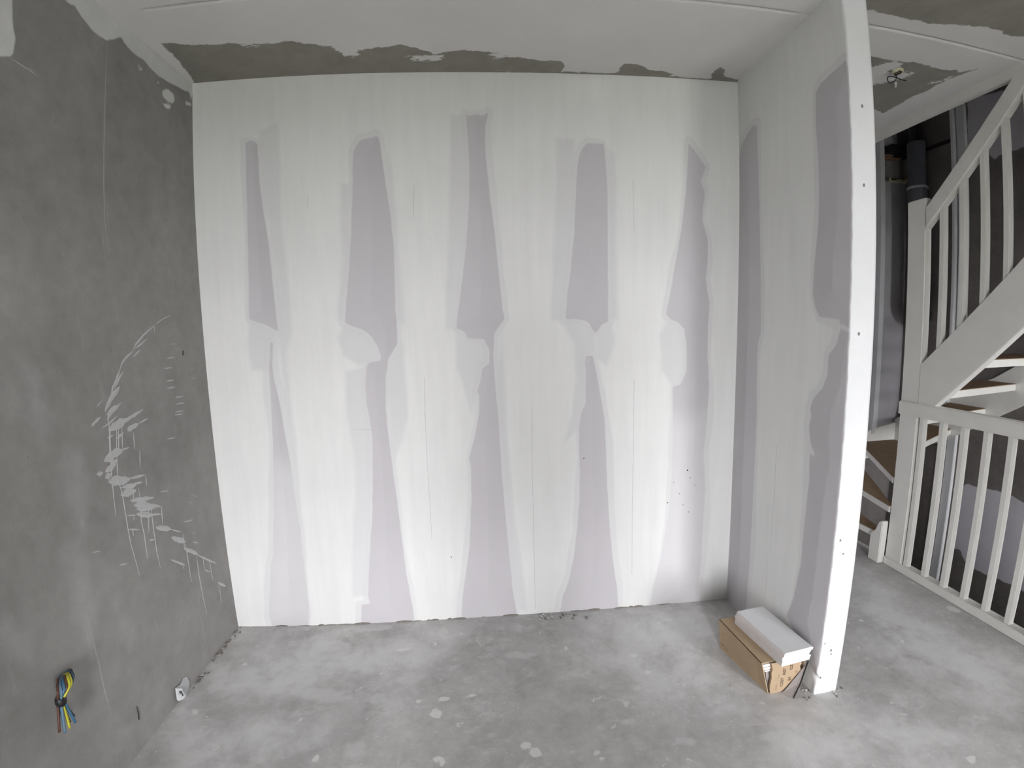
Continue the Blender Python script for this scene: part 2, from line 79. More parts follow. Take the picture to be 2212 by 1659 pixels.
 'floor': [[[1.078,-0.596],[1.074,-0.61],[1.065,-0.619],[1.052,-0.614],[1.041,-0.612],[1.027,-0.601],[1.035,-0.588],[1.038,-0.576],[1.047,-0.565],[1.059,-0.577],[1.069,-0.584]],[[1.4,-0.769],[1.393,-0.775],[1.389,-0.784],[1.377,-0.785],[1.366,-0.779],[1.364,-0.77],[1.365,-0.762],[1.372,-0.756],[1.381,-0.751],[1.391,-0.754],[1.398,-0.761]],[[1.431,-0.801],[1.431,-0.815],[1.417,-0.818],[1.403,-0.822],[1.394,-0.811],[1.385,-0.803],[1.393,-0.793],[1.397,-0.784],[1.408,-0.775],[1.422,-0.78],[1.425,-0.792]],[[1.1,-0.52],[1.103,-0.528],[1.091,-0.534],[1.075,-0.533],[1.061,-0.535],[1.056,-0.529],[1.058,-0.523],[1.056,-0.515],[1.071,-0.513],[1.084,-0.512],[1.096,-0.514]],[[1.219,-0.508],[1.209,-0.514],[1.194,-0.518],[1.181,-0.523],[1.164,-0.524],[1.157,-0.522],[1.152,-0.519],[1.168,-0.513],[1.178,-0.507],[1.196,-0.506],[1.21,-0.506]],[[0.909,-0.208],[0.897,-0.214],[0.883,-0.217],[0.868,-0.22],[0.847,-0.221],[0.832,-0.217],[0.841,-0.211],[0.845,-0.205],[0.865,-0.203],[0.886,-0.199],[0.901,-0.203]],[[0.179,-0.286],[0.186,-0.293],[0.179,-0.295],[0.174,-0.296],[0.166,-0.296],[0.158,-0.29],[0.157,-0.282],[0.159,-0.277],[0.165,-0.277],[0.17,-0.274],[0.179,-0.278]],[[0.112,-0.573],[0.118,-0.582],[0.113,-0.587],[0.106,-0.588],[0.097,-0.589],[0.091,-0.578],[0.08,-0.569],[0.08,-0.559],[0.089,-0.559],[0.097,-0.556],[0.105,-0.566]],[[0.165,-0.535],[0.164,-0.538],[0.165,-0.543],[0.16,-0.542],[0.156,-0.54],[0.151,-0.538],[0.149,-0.534],[0.148,-0.529],[0.152,-0.528],[0.157,-0.53],[0.161,-0.532]],[[0.808,-0.365],[0.807,-0.369],[0.804,-0.37],[0.801,-0.371],[0.796,-0.371],[0.793,-0.367],[0.792,-0.362],[0.795,-0.359],[0.798,-0.357],[0.802,-0.357],[0.806,-0.36]],[[1.023,-0.185],[1.021,-0.19],[1.019,-0.196],[1.015,-0.195],[1.011,-0.191],[1.007,-0.187],[1.006,-0.18],[1.007,-0.171],[1.013,-0.173],[1.017,-0.172],[1.02,-0.179]],[[1.145,-0.654],[1.142,-0.658],[1.14,-0.663],[1.136,-0.664],[1.132,-0.661],[1.131,-0.656],[1.129,-0.65],[1.133,-0.648],[1.136,-0.647],[1.139,-0.645],[1.143,-0.649]],[[1.161,-0.656],[1.161,-0.66],[1.158,-0.663],[1.155,-0.663],[1.151,-0.661],[1.149,-0.657],[1.15,-0.653],[1.151,-0.649],[1.154,-0.646],[1.158,-0.648],[1.16,-0.651]],[[0.99,-0.527],[0.991,-0.533],[0.985,-0.536],[0.977,-0.537],[0.97,-0.533],[0.967,-0.528],[0.966,-0.523],[0.971,-0.521],[0.975,-0.518],[0.981,-0.519],[0.986,-0.523]],[[0.542,-0.602],[0.541,-0.608],[0.543,-0.617],[0.538,-0.616],[0.533,-0.613],[0.529,-0.606],[0.528,-0.599],[0.525,-0.59],[0.528,-0.586],[0.533,-0.589],[0.538,-0.593]],[[1.099,-0.802],[1.092,-0.807],[1.085,-0.809],[1.076,-0.81],[1.064,-0.81],[1.057,-0.803],[1.059,-0.796],[1.063,-0.79],[1.075,-0.791],[1.084,-0.792],[1.096,-0.795]],[[1.105,-0.819],[1.101,-0.824],[1.097,-0.827],[1.09,-0.83],[1.086,-0.824],[1.079,-0.821],[1.078,-0.814],[1.085,-0.811],[1.089,-0.806],[1.096,-0.808],[1.103,-0.812]],[[0.665,-0.785],[0.666,-0.793],[0.664,-0.8],[0.656,-0.803],[0.647,-0.796],[0.638,-0.79],[0.639,-0.781],[0.641,-0.775],[0.645,-0.768],[0.655,-0.769],[0.663,-0.776]],[[0.488,-0.806],[0.489,-0.812],[0.487,-0.814],[0.485,-0.814],[0.482,-0.812],[0.479,-0.809],[0.477,-0.804],[0.475,-0.798],[0.478,-0.797],[0.481,-0.797],[0.484,-0.801]],[[1.616,-0.279],[1.613,-0.288],[1.609,-0.294],[1.607,-0.291],[1.604,-0.29],[1.604,-0.282],[1.605,-0.273],[1.608,-0.261],[1.613,-0.257],[1.616,-0.26],[1.615,-0.271]],[[2.174,-0.13],[2.177,-0.138],[2.163,-0.14],[2.151,-0.135],[2.138,-0.134],[2.132,-0.127],[2.139,-0.122],[2.144,-0.116],[2.158,-0.119],[2.172,-0.118],[2.177,-0.125]],[[1.912,-0.359],[1.912,-0.367],[1.902,-0.372],[1.893,-0.367],[1.883,-0.366],[1.882,-0.358],[1.88,-0.349],[1.891,-0.345],[1.9,-0.346],[1.908,-0.347],[1.92,-0.35]],[[2.109,-0.147],[2.108,-0.154],[2.1,-0.153],[2.095,-0.154],[2.092,-0.151],[2.089,-0.147],[2.091,-0.141],[2.097,-0.139],[2.102,-0.137],[2.108,-0.137],[2.112,-0.141]],[[1.941,-0.468],[1.935,-0.474],[1.929,-0.481],[1.922,-0.475],[1.916,-0.473],[1.911,-0.468],[1.918,-0.461],[1.923,-0.457],[1.93,-0.45],[1.938,-0.454],[1.942,-0.46]],[[1.67,-0.587],[1.669,-0.591],[1.665,-0.596],[1.66,-0.595],[1.655,-0.593],[1.655,-0.587],[1.655,-0.582],[1.66,-0.58],[1.664,-0.578],[1.668,-0.58],[1.672,-0.582]],[[1.633,-0.831],[1.628,-0.835],[1.623,-0.84],[1.615,-0.839],[1.607,-0.837],[1.606,-0.83],[1.606,-0.824],[1.611,-0.818],[1.62,-0.819],[1.628,-0.819],[1.631,-0.825]],[[1.641,-0.851],[1.638,-0.856],[1.632,-0.856],[1.627,-0.857],[1.623,-0.855],[1.621,-0.851],[1.621,-0.845],[1.625,-0.841],[1.631,-0.842],[1.635,-0.844],[1.639,-0.845]],[[2.922,-0.495],[2.917,-0.501],[2.911,-0.504],[2.905,-0.505],[2.902,-0.502],[2.904,-0.495],[2.911,-0.488],[2.918,-0.484],[2.926,-0.48],[2.925,-0.487],[2.926,-0.49]],[[2.796,-0.826],[2.791,-0.828],[2.787,-0.831],[2.784,-0.83],[2.784,-0.828],[2.782,-0.825],[2.786,-0.821],[2.791,-0.819],[2.796,-0.817],[2.797,-0.82],[2.799,-0.822]],[[3.095,-0.32],[3.087,-0.325],[3.078,-0.328],[3.069,-0.327],[3.069,-0.321],[3.064,-0.316],[3.07,-0.311],[3.079,-0.309],[3.086,-0.309],[3.091,-0.311],[3.096,-0.314]],[[3.637,-0.398],[3.618,-0.402],[3.6,-0.397],[3.592,-0.38],[3.585,-0.363],[3.593,-0.346],[3.606,-0.329],[3.626,-0.336],[3.639,-0.347],[3.645,-0.363],[3.642,-0.379]],[[3.157,-0.513],[3.151,-0.52],[3.142,-0.521],[3.131,-0.523],[3.133,-0.515],[3.13,-0.51],[3.139,-0.504],[3.146,-0.502],[3.157,-0.496],[3.162,-0.501],[3.161,-0.507]],[[2.873,-1.148],[2.86,-1.151],[2.849,-1.155],[2.835,-1.155],[2.834,-1.147],[2.83,-1.139],[2.84,-1.13],[2.854,-1.127],[2.865,-1.129],[2.877,-1.131],[2.875,-1.139]],[[2.826,-0.934],[2.824,-0.938],[2.819,-0.937],[2.815,-0.937],[2.814,-0.934],[2.813,-0.932],[2.817,-0.929],[2.821,-0.926],[2.825,-0.926],[2.83,-0.927],[2.828,-0.931]],[[2.407,-0.588],[2.403,-0.59],[2.4,-0.593],[2.395,-0.595],[2.393,-0.592],[2.396,-0.588],[2.399,-0.584],[2.402,-0.582],[2.404,-0.581],[2.406,-0.582],[2.407,-0.584]]],
 'pale': [[[0.534,-0.378],[0.525,-0.398],[0.514,-0.412],[0.497,-0.429],[0.467,-0.415],[0.46,-0.385],[0.439,-0.363],[0.449,-0.344],[0.46,-0.322],[0.49,-0.34],[0.517,-0.352]],[[0.449,-0.382],[0.453,-0.402],[0.431,-0.412],[0.407,-0.418],[0.372,-0.414],[0.343,-0.394],[0.325,-0.366],[0.354,-0.353],[0.375,-0.339],[0.41,-0.345],[0.437,-0.362]],[[0.814,-0.75],[0.816,-0.766],[0.804,-0.776],[0.785,-0.786],[0.758,-0.781],[0.746,-0.758],[0.742,-0.739],[0.744,-0.718],[0.77,-0.716],[0.795,-0.711],[0.813,-0.732]],[[0.611,-0.739],[0.609,-0.748],[0.606,-0.756],[0.596,-0.753],[0.587,-0.752],[0.58,-0.744],[0.578,-0.735],[0.575,-0.723],[0.584,-0.719],[0.595,-0.726],[0.606,-0.727]],[[0.063,-0.576],[0.071,-0.589],[0.063,-0.595],[0.053,-0.595],[0.041,-0.593],[0.029,-0.584],[0.015,-0.571],[0.023,-0.562],[0.028,-0.554],[0.041,-0.556],[0.053,-0.566]],[[0.097,-0.264],[0.115,-0.314],[0.129,-0.364],[0.131,-0.42],[0.126,-0.458],[0.116,-0.481],[0.103,-0.479],[0.086,-0.45],[0.075,-0.39],[0.069,-0.319],[0.081,-0.281]],[[0.993,-0.388],[0.983,-0.41],[0.96,-0.428],[0.929,-0.437],[0.902,-0.432],[0.883,-0.422],[0.864,-0.406],[0.888,-0.387],[0.91,-0.37],[0.942,-0.371],[0.963,-0.379]],[[0.863,-0.51],[0.846,-0.521],[0.834,-0.528],[0.817,-0.541],[0.795,-0.529],[0.789,-0.512],[0.772,-0.496],[0.79,-0.486],[0.804,-0.474],[0.831,-0.477],[0.842,-0.496]],[[0.629,-0.202],[0.611,-0.234],[0.583,-0.259],[0.53,-0.27],[0.463,-0.254],[0.429,-0.213],[0.432,-0.177],[0.421,-0.131],[0.49,-0.134],[0.552,-0.122],[0.614,-0.157]],[[0.787,-0.042],[0.784,-0.059],[0.705,-0.062],[0.649,-0.064],[0.599,-0.06],[0.523,-0.054],[0.546,-0.037],[0.565,-0.022],[0.627,-0.01],[0.71,-0.013],[0.788,-0.023]],[[0.677,-0.476],[0.72,-0.5],[0.65,-0.511],[0.558,-0.51],[0.498,-0.493],[0.466,-0.479],[0.437,-0.462],[0.451,-0.442],[0.536,-0.437],[0.61,-0.449],[0.698,-0.457]],[[1.49,-0.305],[1.441,-0.311],[1.419,-0.32],[1.381,-0.32],[1.351,-0.308],[1.317,-0.295],[1.335,-0.282],[1.355,-0.274],[1.386,-0.271],[1.42,-0.277],[1.451,-0.287]],[[0.973,-0.263],[0.946,-0.283],[0.891,-0.302],[0.801,-0.312],[0.751,-0.299],[0.685,-0.296],[0.716,-0.278],[0.713,-0.26],[0.791,-0.251],[0.863,-0.245],[0.9,-0.256]],[[2.847,-0.842],[2.832,-0.854],[2.814,-0.848],[2.794,-0.842],[2.785,-0.823],[2.795,-0.804],[2.815,-0.797],[2.834,-0.787],[2.857,-0.792],[2.856,-0.814],[2.854,-0.829]],[[2.387,-0.209],[2.348,-0.264],[2.271,-0.281],[2.186,-0.3],[2.132,-0.256],[2.155,-0.195],[2.158,-0.144],[2.222,-0.117],[2.296,-0.064],[2.347,-0.114],[2.403,-0.149]],[[1.953,-0.284],[1.942,-0.365],[1.916,-0.428],[1.886,-0.439],[1.859,-0.426],[1.821,-0.393],[1.844,-0.288],[1.85,-0.175],[1.893,-0.108],[1.939,-0.101],[1.957,-0.193]],[[3.322,-0.613],[3.285,-0.629],[3.249,-0.615],[3.244,-0.567],[3.265,-0.525],[3.273,-0.473],[3.312,-0.447],[3.35,-0.456],[3.378,-0.484],[3.384,-0.536],[3.348,-0.577]],[[3.314,-0.281],[3.273,-0.27],[3.23,-0.282],[3.213,-0.25],[3.236,-0.198],[3.274,-0.163],[3.311,-0.117],[3.367,-0.086],[3.394,-0.119],[3.396,-0.17],[3.345,-0.221]],[[3.283,-0.847],[3.254,-0.856],[3.232,-0.826],[3.209,-0.792],[3.213,-0.742],[3.217,-0.668],[3.264,-0.694],[3.299,-0.689],[3.336,-0.721],[3.337,-0.786],[3.331,-0.855]],[[2.846,-1.048],[2.83,-1.067],[2.783,-1.059],[2.744,-1.021],[2.712,-0.991],[2.69,-0.956],[2.719,-0.943],[2.755,-0.93],[2.808,-0.969],[2.868,-0.998],[2.894,-1.043]],[[2.375,-0.938],[2.343,-0.946],[2.298,-0.942],[2.254,-0.913],[2.226,-0.886],[2.192,-0.853],[2.221,-0.841],[2.257,-0.838],[2.306,-0.848],[2.351,-0.879],[2.358,-0.907]],[[0.442,-0.636],[0.454,-0.648],[0.428,-0.67],[0.412,-0.693],[0.384,-0.703],[0.363,-0.701],[0.342,-0.695],[0.349,-0.67],[0.371,-0.642],[0.405,-0.627],[0.431,-0.626]],[[0.352,-0.706],[0.357,-0.719],[0.349,-0.737],[0.34,-0.755],[0.322,-0.76],[0.303,-0.767],[0.285,-0.761],[0.295,-0.736],[0.297,-0.712],[0.32,-0.699],[0.343,-0.69]],[[1.276,-0.717],[1.274,-0.723],[1.268,-0.729],[1.255,-0.727],[1.241,-0.725],[1.241,-0.717],[1.232,-0.71],[1.243,-0.705],[1.255,-0.702],[1.269,-0.705],[1.273,-0.712]],[[1.784,-0.712],[1.78,-0.722],[1.762,-0.725],[1.744,-0.722],[1.733,-0.715],[1.727,-0.708],[1.722,-0.699],[1.739,-0.696],[1.753,-0.694],[1.775,-0.692],[1.787,-0.702]],[[1.992,-0.83],[1.971,-0.837],[1.952,-0.845],[1.926,-0.834],[1.91,-0.828],[1.887,-0.818],[1.902,-0.81],[1.911,-0.8],[1.939,-0.798],[1.964,-0.807],[1.979,-0.818]]],
 'floorwash': [[[0.116,-0.302],[0.275,-0.173],[0.703,-0.14],[1.058,-0.217],[0.946,-0.329],[0.682,-0.397],[0.492,-0.472],[0.264,-0.524],[0.128,-0.448]],[[1.836,-0.055],[2.349,-0.002],[2.309,-0.37],[2.316,-0.661],[2.105,-0.765],[1.901,-0.538],[1.836,-0.299]],[[3.467,0.125],[3.48,-0.201],[3.452,-0.737],[3.453,-0.876],[3.194,-1.075],[3.051,-0.736],[2.95,-0.438]],[[0.127,-0.629],[0.463,-0.547],[0.659,-0.706],[0.469,-0.826],[0.175,-0.843]],[[2.339,-0.812],[2.706,-0.858],[2.927,-1.075],[2.672,-1.119],[2.253,-1.001]]],
 'haze': [[[-0.92,1.386],[-0.875,1.369],[-0.855,1.232],[-0.887,1.143],[-0.91,1.242]],[[-0.81,1.139],[-0.762,1.098],[-0.749,0.927],[-0.796,0.852],[-0.826,0.969]],[[-0.874,0.84],[-0.82,0.832],[-0.806,0.618],[-0.867,0.455],[-0.896,0.59]],[[-0.971,1.34],[-0.952,1.313],[-0.955,1.25],[-0.975,1.266]],[[-0.721,0.569],[-0.665,0.426],[-0.706,0.378],[-0.743,0.494]],[[-1.121,0.726],[-1.062,0.662],[-1.072,0.581],[-1.134,0.638]],[[-0.838,0.149],[-0.788,0.11],[-0.809,0.092]],[[-0.739,0.06],[-0.694,-0.013],[-0.73,0.009]]],
}

# ------------------------------------------------------------------ node helpers
def new_mat(name):
    m = bpy.data.materials.new(name); m.use_nodes = True
    return m, m.node_tree.nodes, m.node_tree.links

class G:
    """small helper around a material's node tree"""
    def __init__(self, name, rough=0.8, spec=0.3):
        self.m, self.n, self.l = new_mat(name)
        self.b = self.n['Principled BSDF']
        self.b.inputs['Roughness'].default_value = rough
        self.b.inputs['Specular IOR Level'].default_value = spec
        tc = self.n.new('ShaderNodeTexCoord')
        self.co = tc.outputs['Object']
    def link(self, a, b): self.l.new(a, b)
    def scaled(self, s):
        mp = self.n.new('ShaderNodeMapping'); mp.inputs['Scale'].default_value = s
        self.link(self.co, mp.inputs['Vector']); return mp.outputs['Vector']
    def noise(self, scale=5, detail=4, rough=0.55, vec=None, dist=0.0):
        t = self.n.new('ShaderNodeTexNoise')
        t.inputs['Scale'].default_value = scale; t.inputs['Detail'].default_value = min(detail, 4)
        t.inputs['Roughness'].default_value = rough; t.inputs['Distortion'].default_value = dist
        self.link(vec if vec is not None else self.co, t.inputs['Vector'])
        return t.outputs['Fac']
    def voronoi(self, scale=5, vec=None):
        t = self.n.new('ShaderNodeTexVoronoi'); t.inputs['Scale'].default_value = scale
        self.link(vec if vec is not None else self.co, t.inputs['Vector'])
        return t.outputs['Distance']
    def math(self, op, a, b=None, c=None):
        t = self.n.new('ShaderNodeMath'); t.operation = op
        for i, v in enumerate((a, b, c)):
            if v is None: continue
            if hasattr(v, 'node'): self.link(v, t.inputs[i])
            else: t.inputs[i].default_value = v
        return t.outputs[0]
    def remap(self, v, a, b, c=0.0, d=1.0, smooth=True):
        t = self.n.new('ShaderNodeMapRange')
        t.interpolation_type = 'SMOOTHSTEP' if smooth else 'LINEAR'
        for k, x in zip(('From Min', 'From Max', 'To Min', 'To Max'), (a, b, c, d)): t.inputs[k].default_value = x
        self.link(v, t.inputs['Value']); return t.outputs['Result']
    def attr(self, name):
        t = self.n.new('ShaderNodeAttribute'); t.attribute_name = name
        return t.outputs['Fac']
    def mix(self, f, a, b, kind='MIX'):
        t = self.n.new('ShaderNodeMix'); t.data_type = 'RGBA'; t.blend_type = kind
        if hasattr(f, 'node'): self.link(f, t.inputs[0])
        else: t.inputs[0].default_value = f
        for i, v in ((6, a), (7, b)):
            if hasattr(v, 'node'): self.link(v, t.inputs[i])
            else: t.inputs[i].default_value = (*v, 1.0)
        return t.outputs[2]
    def gray(self, v):                       # a value as a multiplying grey
        t = self.n.new('ShaderNodeCombineColor')
        for i in range(3): self.link(v, t.inputs[i])
        return t.outputs[0]
    def vary(self, col, v, lo, hi):          # multiply a colour by a value mapped to lo..hi
        return self.mix(1.0, col, self.gray(self.remap(v, 0.25, 0.75, lo, hi, False)), 'MULTIPLY')
    def color(self, c):
        if hasattr(c, 'node'): self.link(c, self.b.inputs['Base Color'])
        else: self.b.inputs['Base Color'].default_value = (*c, 1.0)
    def bump(self, h, strength=0.2, dist=0.002):
        t = self.n.new('ShaderNodeBump'); t.inputs['Strength'].default_value = strength
        t.inputs['Distance'].default_value = dist
        self.link(h, t.inputs['Height']); self.link(t.outputs[0], self.b.inputs['Normal'])
    def rough(self, v): self.link(v, self.b.inputs['Roughness'])

def edge(g, attr, amp, nscale, soft, detail=4, stretch=None):
    """0 outside, 1 inside the traced shapes of a distance attribute, with a ragged edge"""
    n = g.noise(nscale, detail, vec=g.scaled(stretch) if stretch else None)
    d = g.math('ADD', g.attr(attr), g.math('MULTIPLY', g.math('SUBTRACT', n, 0.5), amp))
    return g.remap(d, -soft, soft, 1.0, 0.0)

# ------------------------------------------------------------------ materials
COMPOUND = (0.80, 0.80, 0.785)
BOARD = (0.575, 0.555, 0.575)
COATED = (0.685, 0.68, 0.685)

def mat_drywall():
    g = G('joint_filled_plasterboard', 0.75, 0.25)
    streak = g.noise(3.0, 5, 0.6, g.scaled((7, 7, 0.6)))
    cloud = g.noise(2.2, 4, 0.5)
    c = g.vary(COMPOUND, streak, 0.955, 1.03)
    c = g.vary(c, cloud, 0.96, 1.02)
    d2 = g.math('SUBTRACT', g.attr('gap'), 0.022)
    d2 = g.math('ADD', d2, g.math('MULTIPLY', g.math('SUBTRACT', g.noise(2.0, 3, vec=g.scaled((2, 2, 0.7))), 0.5), 0.09))
    halo = g.remap(d2, -0.006, 0.006, 1.0, 0.0)
    c = g.mix(g.math('MULTIPLY', halo, 0.55), c, COATED)
    coat = edge(g, 'coat', 0.03, 4, 0.014)
    c = g.mix(g.math('MULTIPLY', coat, 0.72), c, COATED)
    gap = edge(g, 'gap', 0.008, 14, 0.0035)
    gap_fade = edge(g, 'gap_fade', 0.10, 5, 0.09)  # weakens the board tone over the lower gaps
    gap = g.math('MULTIPLY', gap, g.math('SUBTRACT', 1.0, g.math('MULTIPLY', gap_fade, 0.62)))
    bcol = g.vary(BOARD, cloud, 0.97, 1.04)
    c = g.mix(g.math('MULTIPLY', gap, 0.96), c, bcol)
    spots = g.remap(g.noise(90, 2, 0.5), 0.74, 0.80)
    c = g.mix(g.math('MULTIPLY', spots, 0.12), c, (0.35, 0.33, 0.31))
    c = g.vary(c, g.noise(260, 2), 0.975, 1.025)
    g.color(c)
    g.bump(g.math('MINIMUM', g.attr('gap'), 0.004), 0.25, 0.3)
    return g.m

def mat_concrete_left():
    g = G('grey_skim_plaster', 0.85, 0.25)
    cloud = g.noise(1.3, 6, 0.62)
    fine = g.noise(16, 6, 0.65)
    c = g.vary((0.27, 0.261, 0.249), cloud, 0.80, 1.20)
    c = g.vary(c, fine, 0.90, 1.10)
    c = g.vary(c, g.noise(5.5, 6, 0.7), 0.92, 1.08)
    c = g.mix(g.math('MULTIPLY', g.remap(g.noise(5, 5, 0.7, g.scaled((1, 2.4, 0.5))), 0.60, 0.78), 0.28), c, (0.50, 0.50, 0.49))
    pits = g.remap(g.noise(48, 3, 0.6), 0.70, 0.76)
    c = g.mix(g.math('MULTIPLY', pits, 0.45), c, (0.14, 0.135, 0.13))
    hz = edge(g, 'haze', 0.06, 9, 0.035, 5)
    c = g.mix(g.math('MULTIPLY', hz, 0.22), c, (0.52, 0.53, 0.53))
    w = edge(g, 'white', 0.016, 22, 0.004)
    wc = g.vary((0.66, 0.66, 0.645), g.noise(9, 4), 0.90, 1.06)
    c = g.mix(w, c, wc)
    c = g.vary(c, g.noise(240, 2), 0.95, 1.05)
    g.color(c)
    return g.m

def mat_ceiling():
    g = G('ceiling_filler_on_concrete', 0.85, 0.2)
    cloud = g.noise(2.0, 5, 0.6)
    c = g.vary((0.70, 0.69, 0.67), cloud, 0.94, 1.05)
    bare = edge(g, 'bare', 0.036, 24, 0.004, 7)
    white = edge(g, 'smear', 0.09, 60, 0.006, 6, (0.5, 1.4, 1))
    bare = g.math('MULTIPLY', bare, g.math('SUBTRACT', 1.0, white))
    bc = g.vary((0.285, 0.27, 0.235), g.noise(9, 6, 0.65), 0.86, 1.12)
    c = g.mix(bare, c, bc)
    c = g.vary(c, g.noise(200, 2), 0.96, 1.04)
    g.color(c)
    return g.m

def mat_floor():
    g = G('dusty_screed_floor', 0.6, 0.4)
    cloud = g.noise(1.6, 7, 0.62, dist=0.15)
    mid = g.noise(6.0, 7, 0.70, dist=0.2)
    fine = g.noise(30, 6, 0.7, dist=0.2)
    c = g.vary((0.47, 0.462, 0.452), cloud, 0.80, 1.20)
    c = g.vary(c, mid, 0.82, 1.18)
    c = g.vary(c, fine, 0.90, 1.10)
    warm = g.remap(g.noise(2.3, 4), 0.52, 0.72)
    c = g.mix(g.math('MULTIPLY', warm, 0.22), c, (0.42, 0.395, 0.36))
    wash = edge(g, 'wash', 0.45, 4.5, 0.14, 6)
    c = g.mix(g.math('MULTIPLY', wash, g.remap(mid, 0.30, 0.66, 0.25, 0.72)), c, (0.72, 0.72, 0.715))
    smear = g.remap(g.noise(4.5, 7, 0.74, g.scaled((1.0, 1.5, 1.0)), 0.3), 0.545, 0.68)
    c = g.mix(g.math('MULTIPLY', smear, 0.42), c, (0.70, 0.70, 0.69))
    trowel = g.remap(g.noise(9, 6, 0.75, g.scaled((0.8, 2.2, 1.0)), 0.3), 0.57, 0.68)
    c = g.mix(g.math('MULTIPLY', trowel, 0.30), c, (0.68, 0.68, 0.67))
    chips = g.remap(g.noise(24, 3, 0.6, dist=0.6), 0.675, 0.695)
    c = g.mix(g.math('MULTIPLY', chips, 0.60), c, (0.74, 0.74, 0.72))
    dots = g.remap(g.voronoi(19), 0.055, 0.08, 1.0, 0.0)
    dots = g.math('MULTIPLY', dots, g.remap(g.noise(3.0, 2), 0.46, 0.56))
    c = g.mix(g.math('MULTIPLY', dots, 0.65), c, (0.72, 0.72, 0.70))
    dark = g.remap(g.noise(7, 5, 0.65, dist=0.2), 0.60, 0.76)
    c = g.mix(g.math('MULTIPLY', dark, 0.35), c, (0.24, 0.235, 0.225))
    pale = edge(g, 'pale', 0.05, 18, 0.010, 6)
    c = g.mix(g.math('MULTIPLY', pale, 0.45), c, (0.68, 0.68, 0.67))
    sp = edge(g, 'splat', 0.02, 40, 0.003)
    c = g.mix(g.math('MULTIPLY', sp, 0.85), c, (0.76, 0.76, 0.74))
    c = g.vary(c, g.noise(220, 2), 0.94, 1.06)
    g.color(c)
    g.rough(g.remap(mid, 0.3, 0.7, 0.62, 0.40))
    g.bump(mid, 0.2, 0.006)
    return g.m

def mat_stair_wall():
    g = G('unplastered_stairwell_wall', 0.9, 0.2)
    c = g.vary((0.17, 0.155, 0.145), g.noise(3.0, 6, 0.65), 0.8, 1.2)
    c = g.vary(c, g.noise(30, 4), 0.9, 1.1)
    w = edge(g, 'white', 0.03, 14, 0.004)
    c = g.mix(w, c, g.vary((0.58, 0.565, 0.60), g.noise(5, 4), 0.93, 1.05))
    g.color(c)
    return g.m

def mat_plain(name, col, var=0.05, nscale=8, rough=0.6, spec=0.4, grain=None, bump=0.0):
    g = G(name, rough, spec)
    c = g.vary(col, g.noise(nscale, 5, 0.6, g.scaled(grain) if grain else None), 1 - var, 1 + var)
    c = g.vary(c, g.noise(nscale * 14, 3), 1 - var * 0.4, 1 + var * 0.4)
    g.color(c)
    if bump: g.bump(g.noise(nscale * 6, 4), bump, 0.002)
    return g.m

def mat_print(name, base, ink, n, thr=0.53):
    g = G(name, 0.8, 0.2)
    g.color(base); return g.m

M = {}
M['drywall'] = mat_drywall()
M['left'] = mat_concrete_left()
M['ceiling'] = mat_ceiling()
M['floor'] = mat_floor()
M['stairwall'] = mat_stair_wall()
M['endface'] = mat_plain('white_plaster_edge', (0.71, 0.715, 0.72), 0.03, 6, 0.7, 0.3, bump=0.15)
M['plaster'] = mat_plain('splashed_plaster', (0.45, 0.45, 0.445), 0.06, 20, 0.8, 0.2)
M['faint'] = mat_plain('thin_plaster_line', (0.365, 0.36, 0.35), 0.06, 20, 0.85, 0.2)
M['hair'] = mat_plain('hairline_joint', (0.60, 0.59, 0.575), 0.08, 20, 0.9, 0.1)
M['white_paint'] = mat_plain('white_primer_paint', (0.80, 0.79, 0.745), 0.04, 7, 0.45, 0.4)
M['bead'] = mat_plain('white_corner_bead', (0.66, 0.66, 0.67), 0.03, 7, 0.5, 0.4)
M['hardboard'] = mat_plain('brown_hardboard', (0.27, 0.185, 0.115), 0.14, 12, 0.8, 0.2)
M['panel'] = mat_plain('pale_grey_board', (0.42, 0.41, 0.43), 0.06, 5, 0.85, 0.2)
M['block'] = mat_plain('grey_concrete_block', (0.22, 0.215, 0.205), 0.12, 14, 0.9, 0.2, bump=0.3)
M['pvc'] = mat_plain('dark_grey_pvc', (0.075, 0.08, 0.095), 0.06, 6, 0.35, 0.5)
M['black'] = mat_plain('black_plastic', (0.012, 0.012, 0.013), 0.1, 20, 0.45, 0.5)
M['foam'] = mat_plain('yellow_foam', (0.62, 0.56, 0.38), 0.12, 30, 0.9, 0.1, bump=0.4)
M['timber'] = mat_plain('raw_timber', (0.30, 0.19, 0.12), 0.15, 8, 0.8, 0.2, (1, 1, 6))
M['card'] = mat_plain('brown_cardboard', (0.43, 0.32, 0.21), 0.07, 9, 0.85, 0.15)
M['card_in'] = mat_plain('grey_cardboard_lining', (0.34, 0.31, 0.30), 0.05, 9, 0.85, 0.15)
M['ink'] = mat_plain('dark_print_ink', (0.10, 0.075, 0.05), 0.05, 20, 0.8, 0.1)
M['ink_faint'] = mat_plain('faded_print_ink', (0.30, 0.21, 0.13), 0.05, 20, 0.8, 0.1)
M['mdf_top'] = mat_plain('white_primed_board', (0.74, 0.75, 0.755), 0.02, 6, 0.55, 0.4)
M['mdf_end'] = mat_plain('pale_cut_board_edge', (0.83, 0.78, 0.74), 0.03, 30, 0.8, 0.2)
M['paper'] = mat_plain('white_plastic_scrap', (0.82, 0.83, 0.84), 0.02, 8, 0.5, 0.4)
M['paper_grey'] = mat_plain('grey_translucent_plastic', (0.46, 0.47, 0.475), 0.05, 12, 0.5, 0.4)
M['rubble'] = mat_plain('plaster_crumb', (0.60, 0.59, 0.57), 0.12, 30, 0.9, 0.1, bump=0.3)
M['rubble_dark'] = mat_plain('mortar_crumb', (0.24, 0.22, 0.19), 0.15, 30, 0.9, 0.1, bump=0.3)
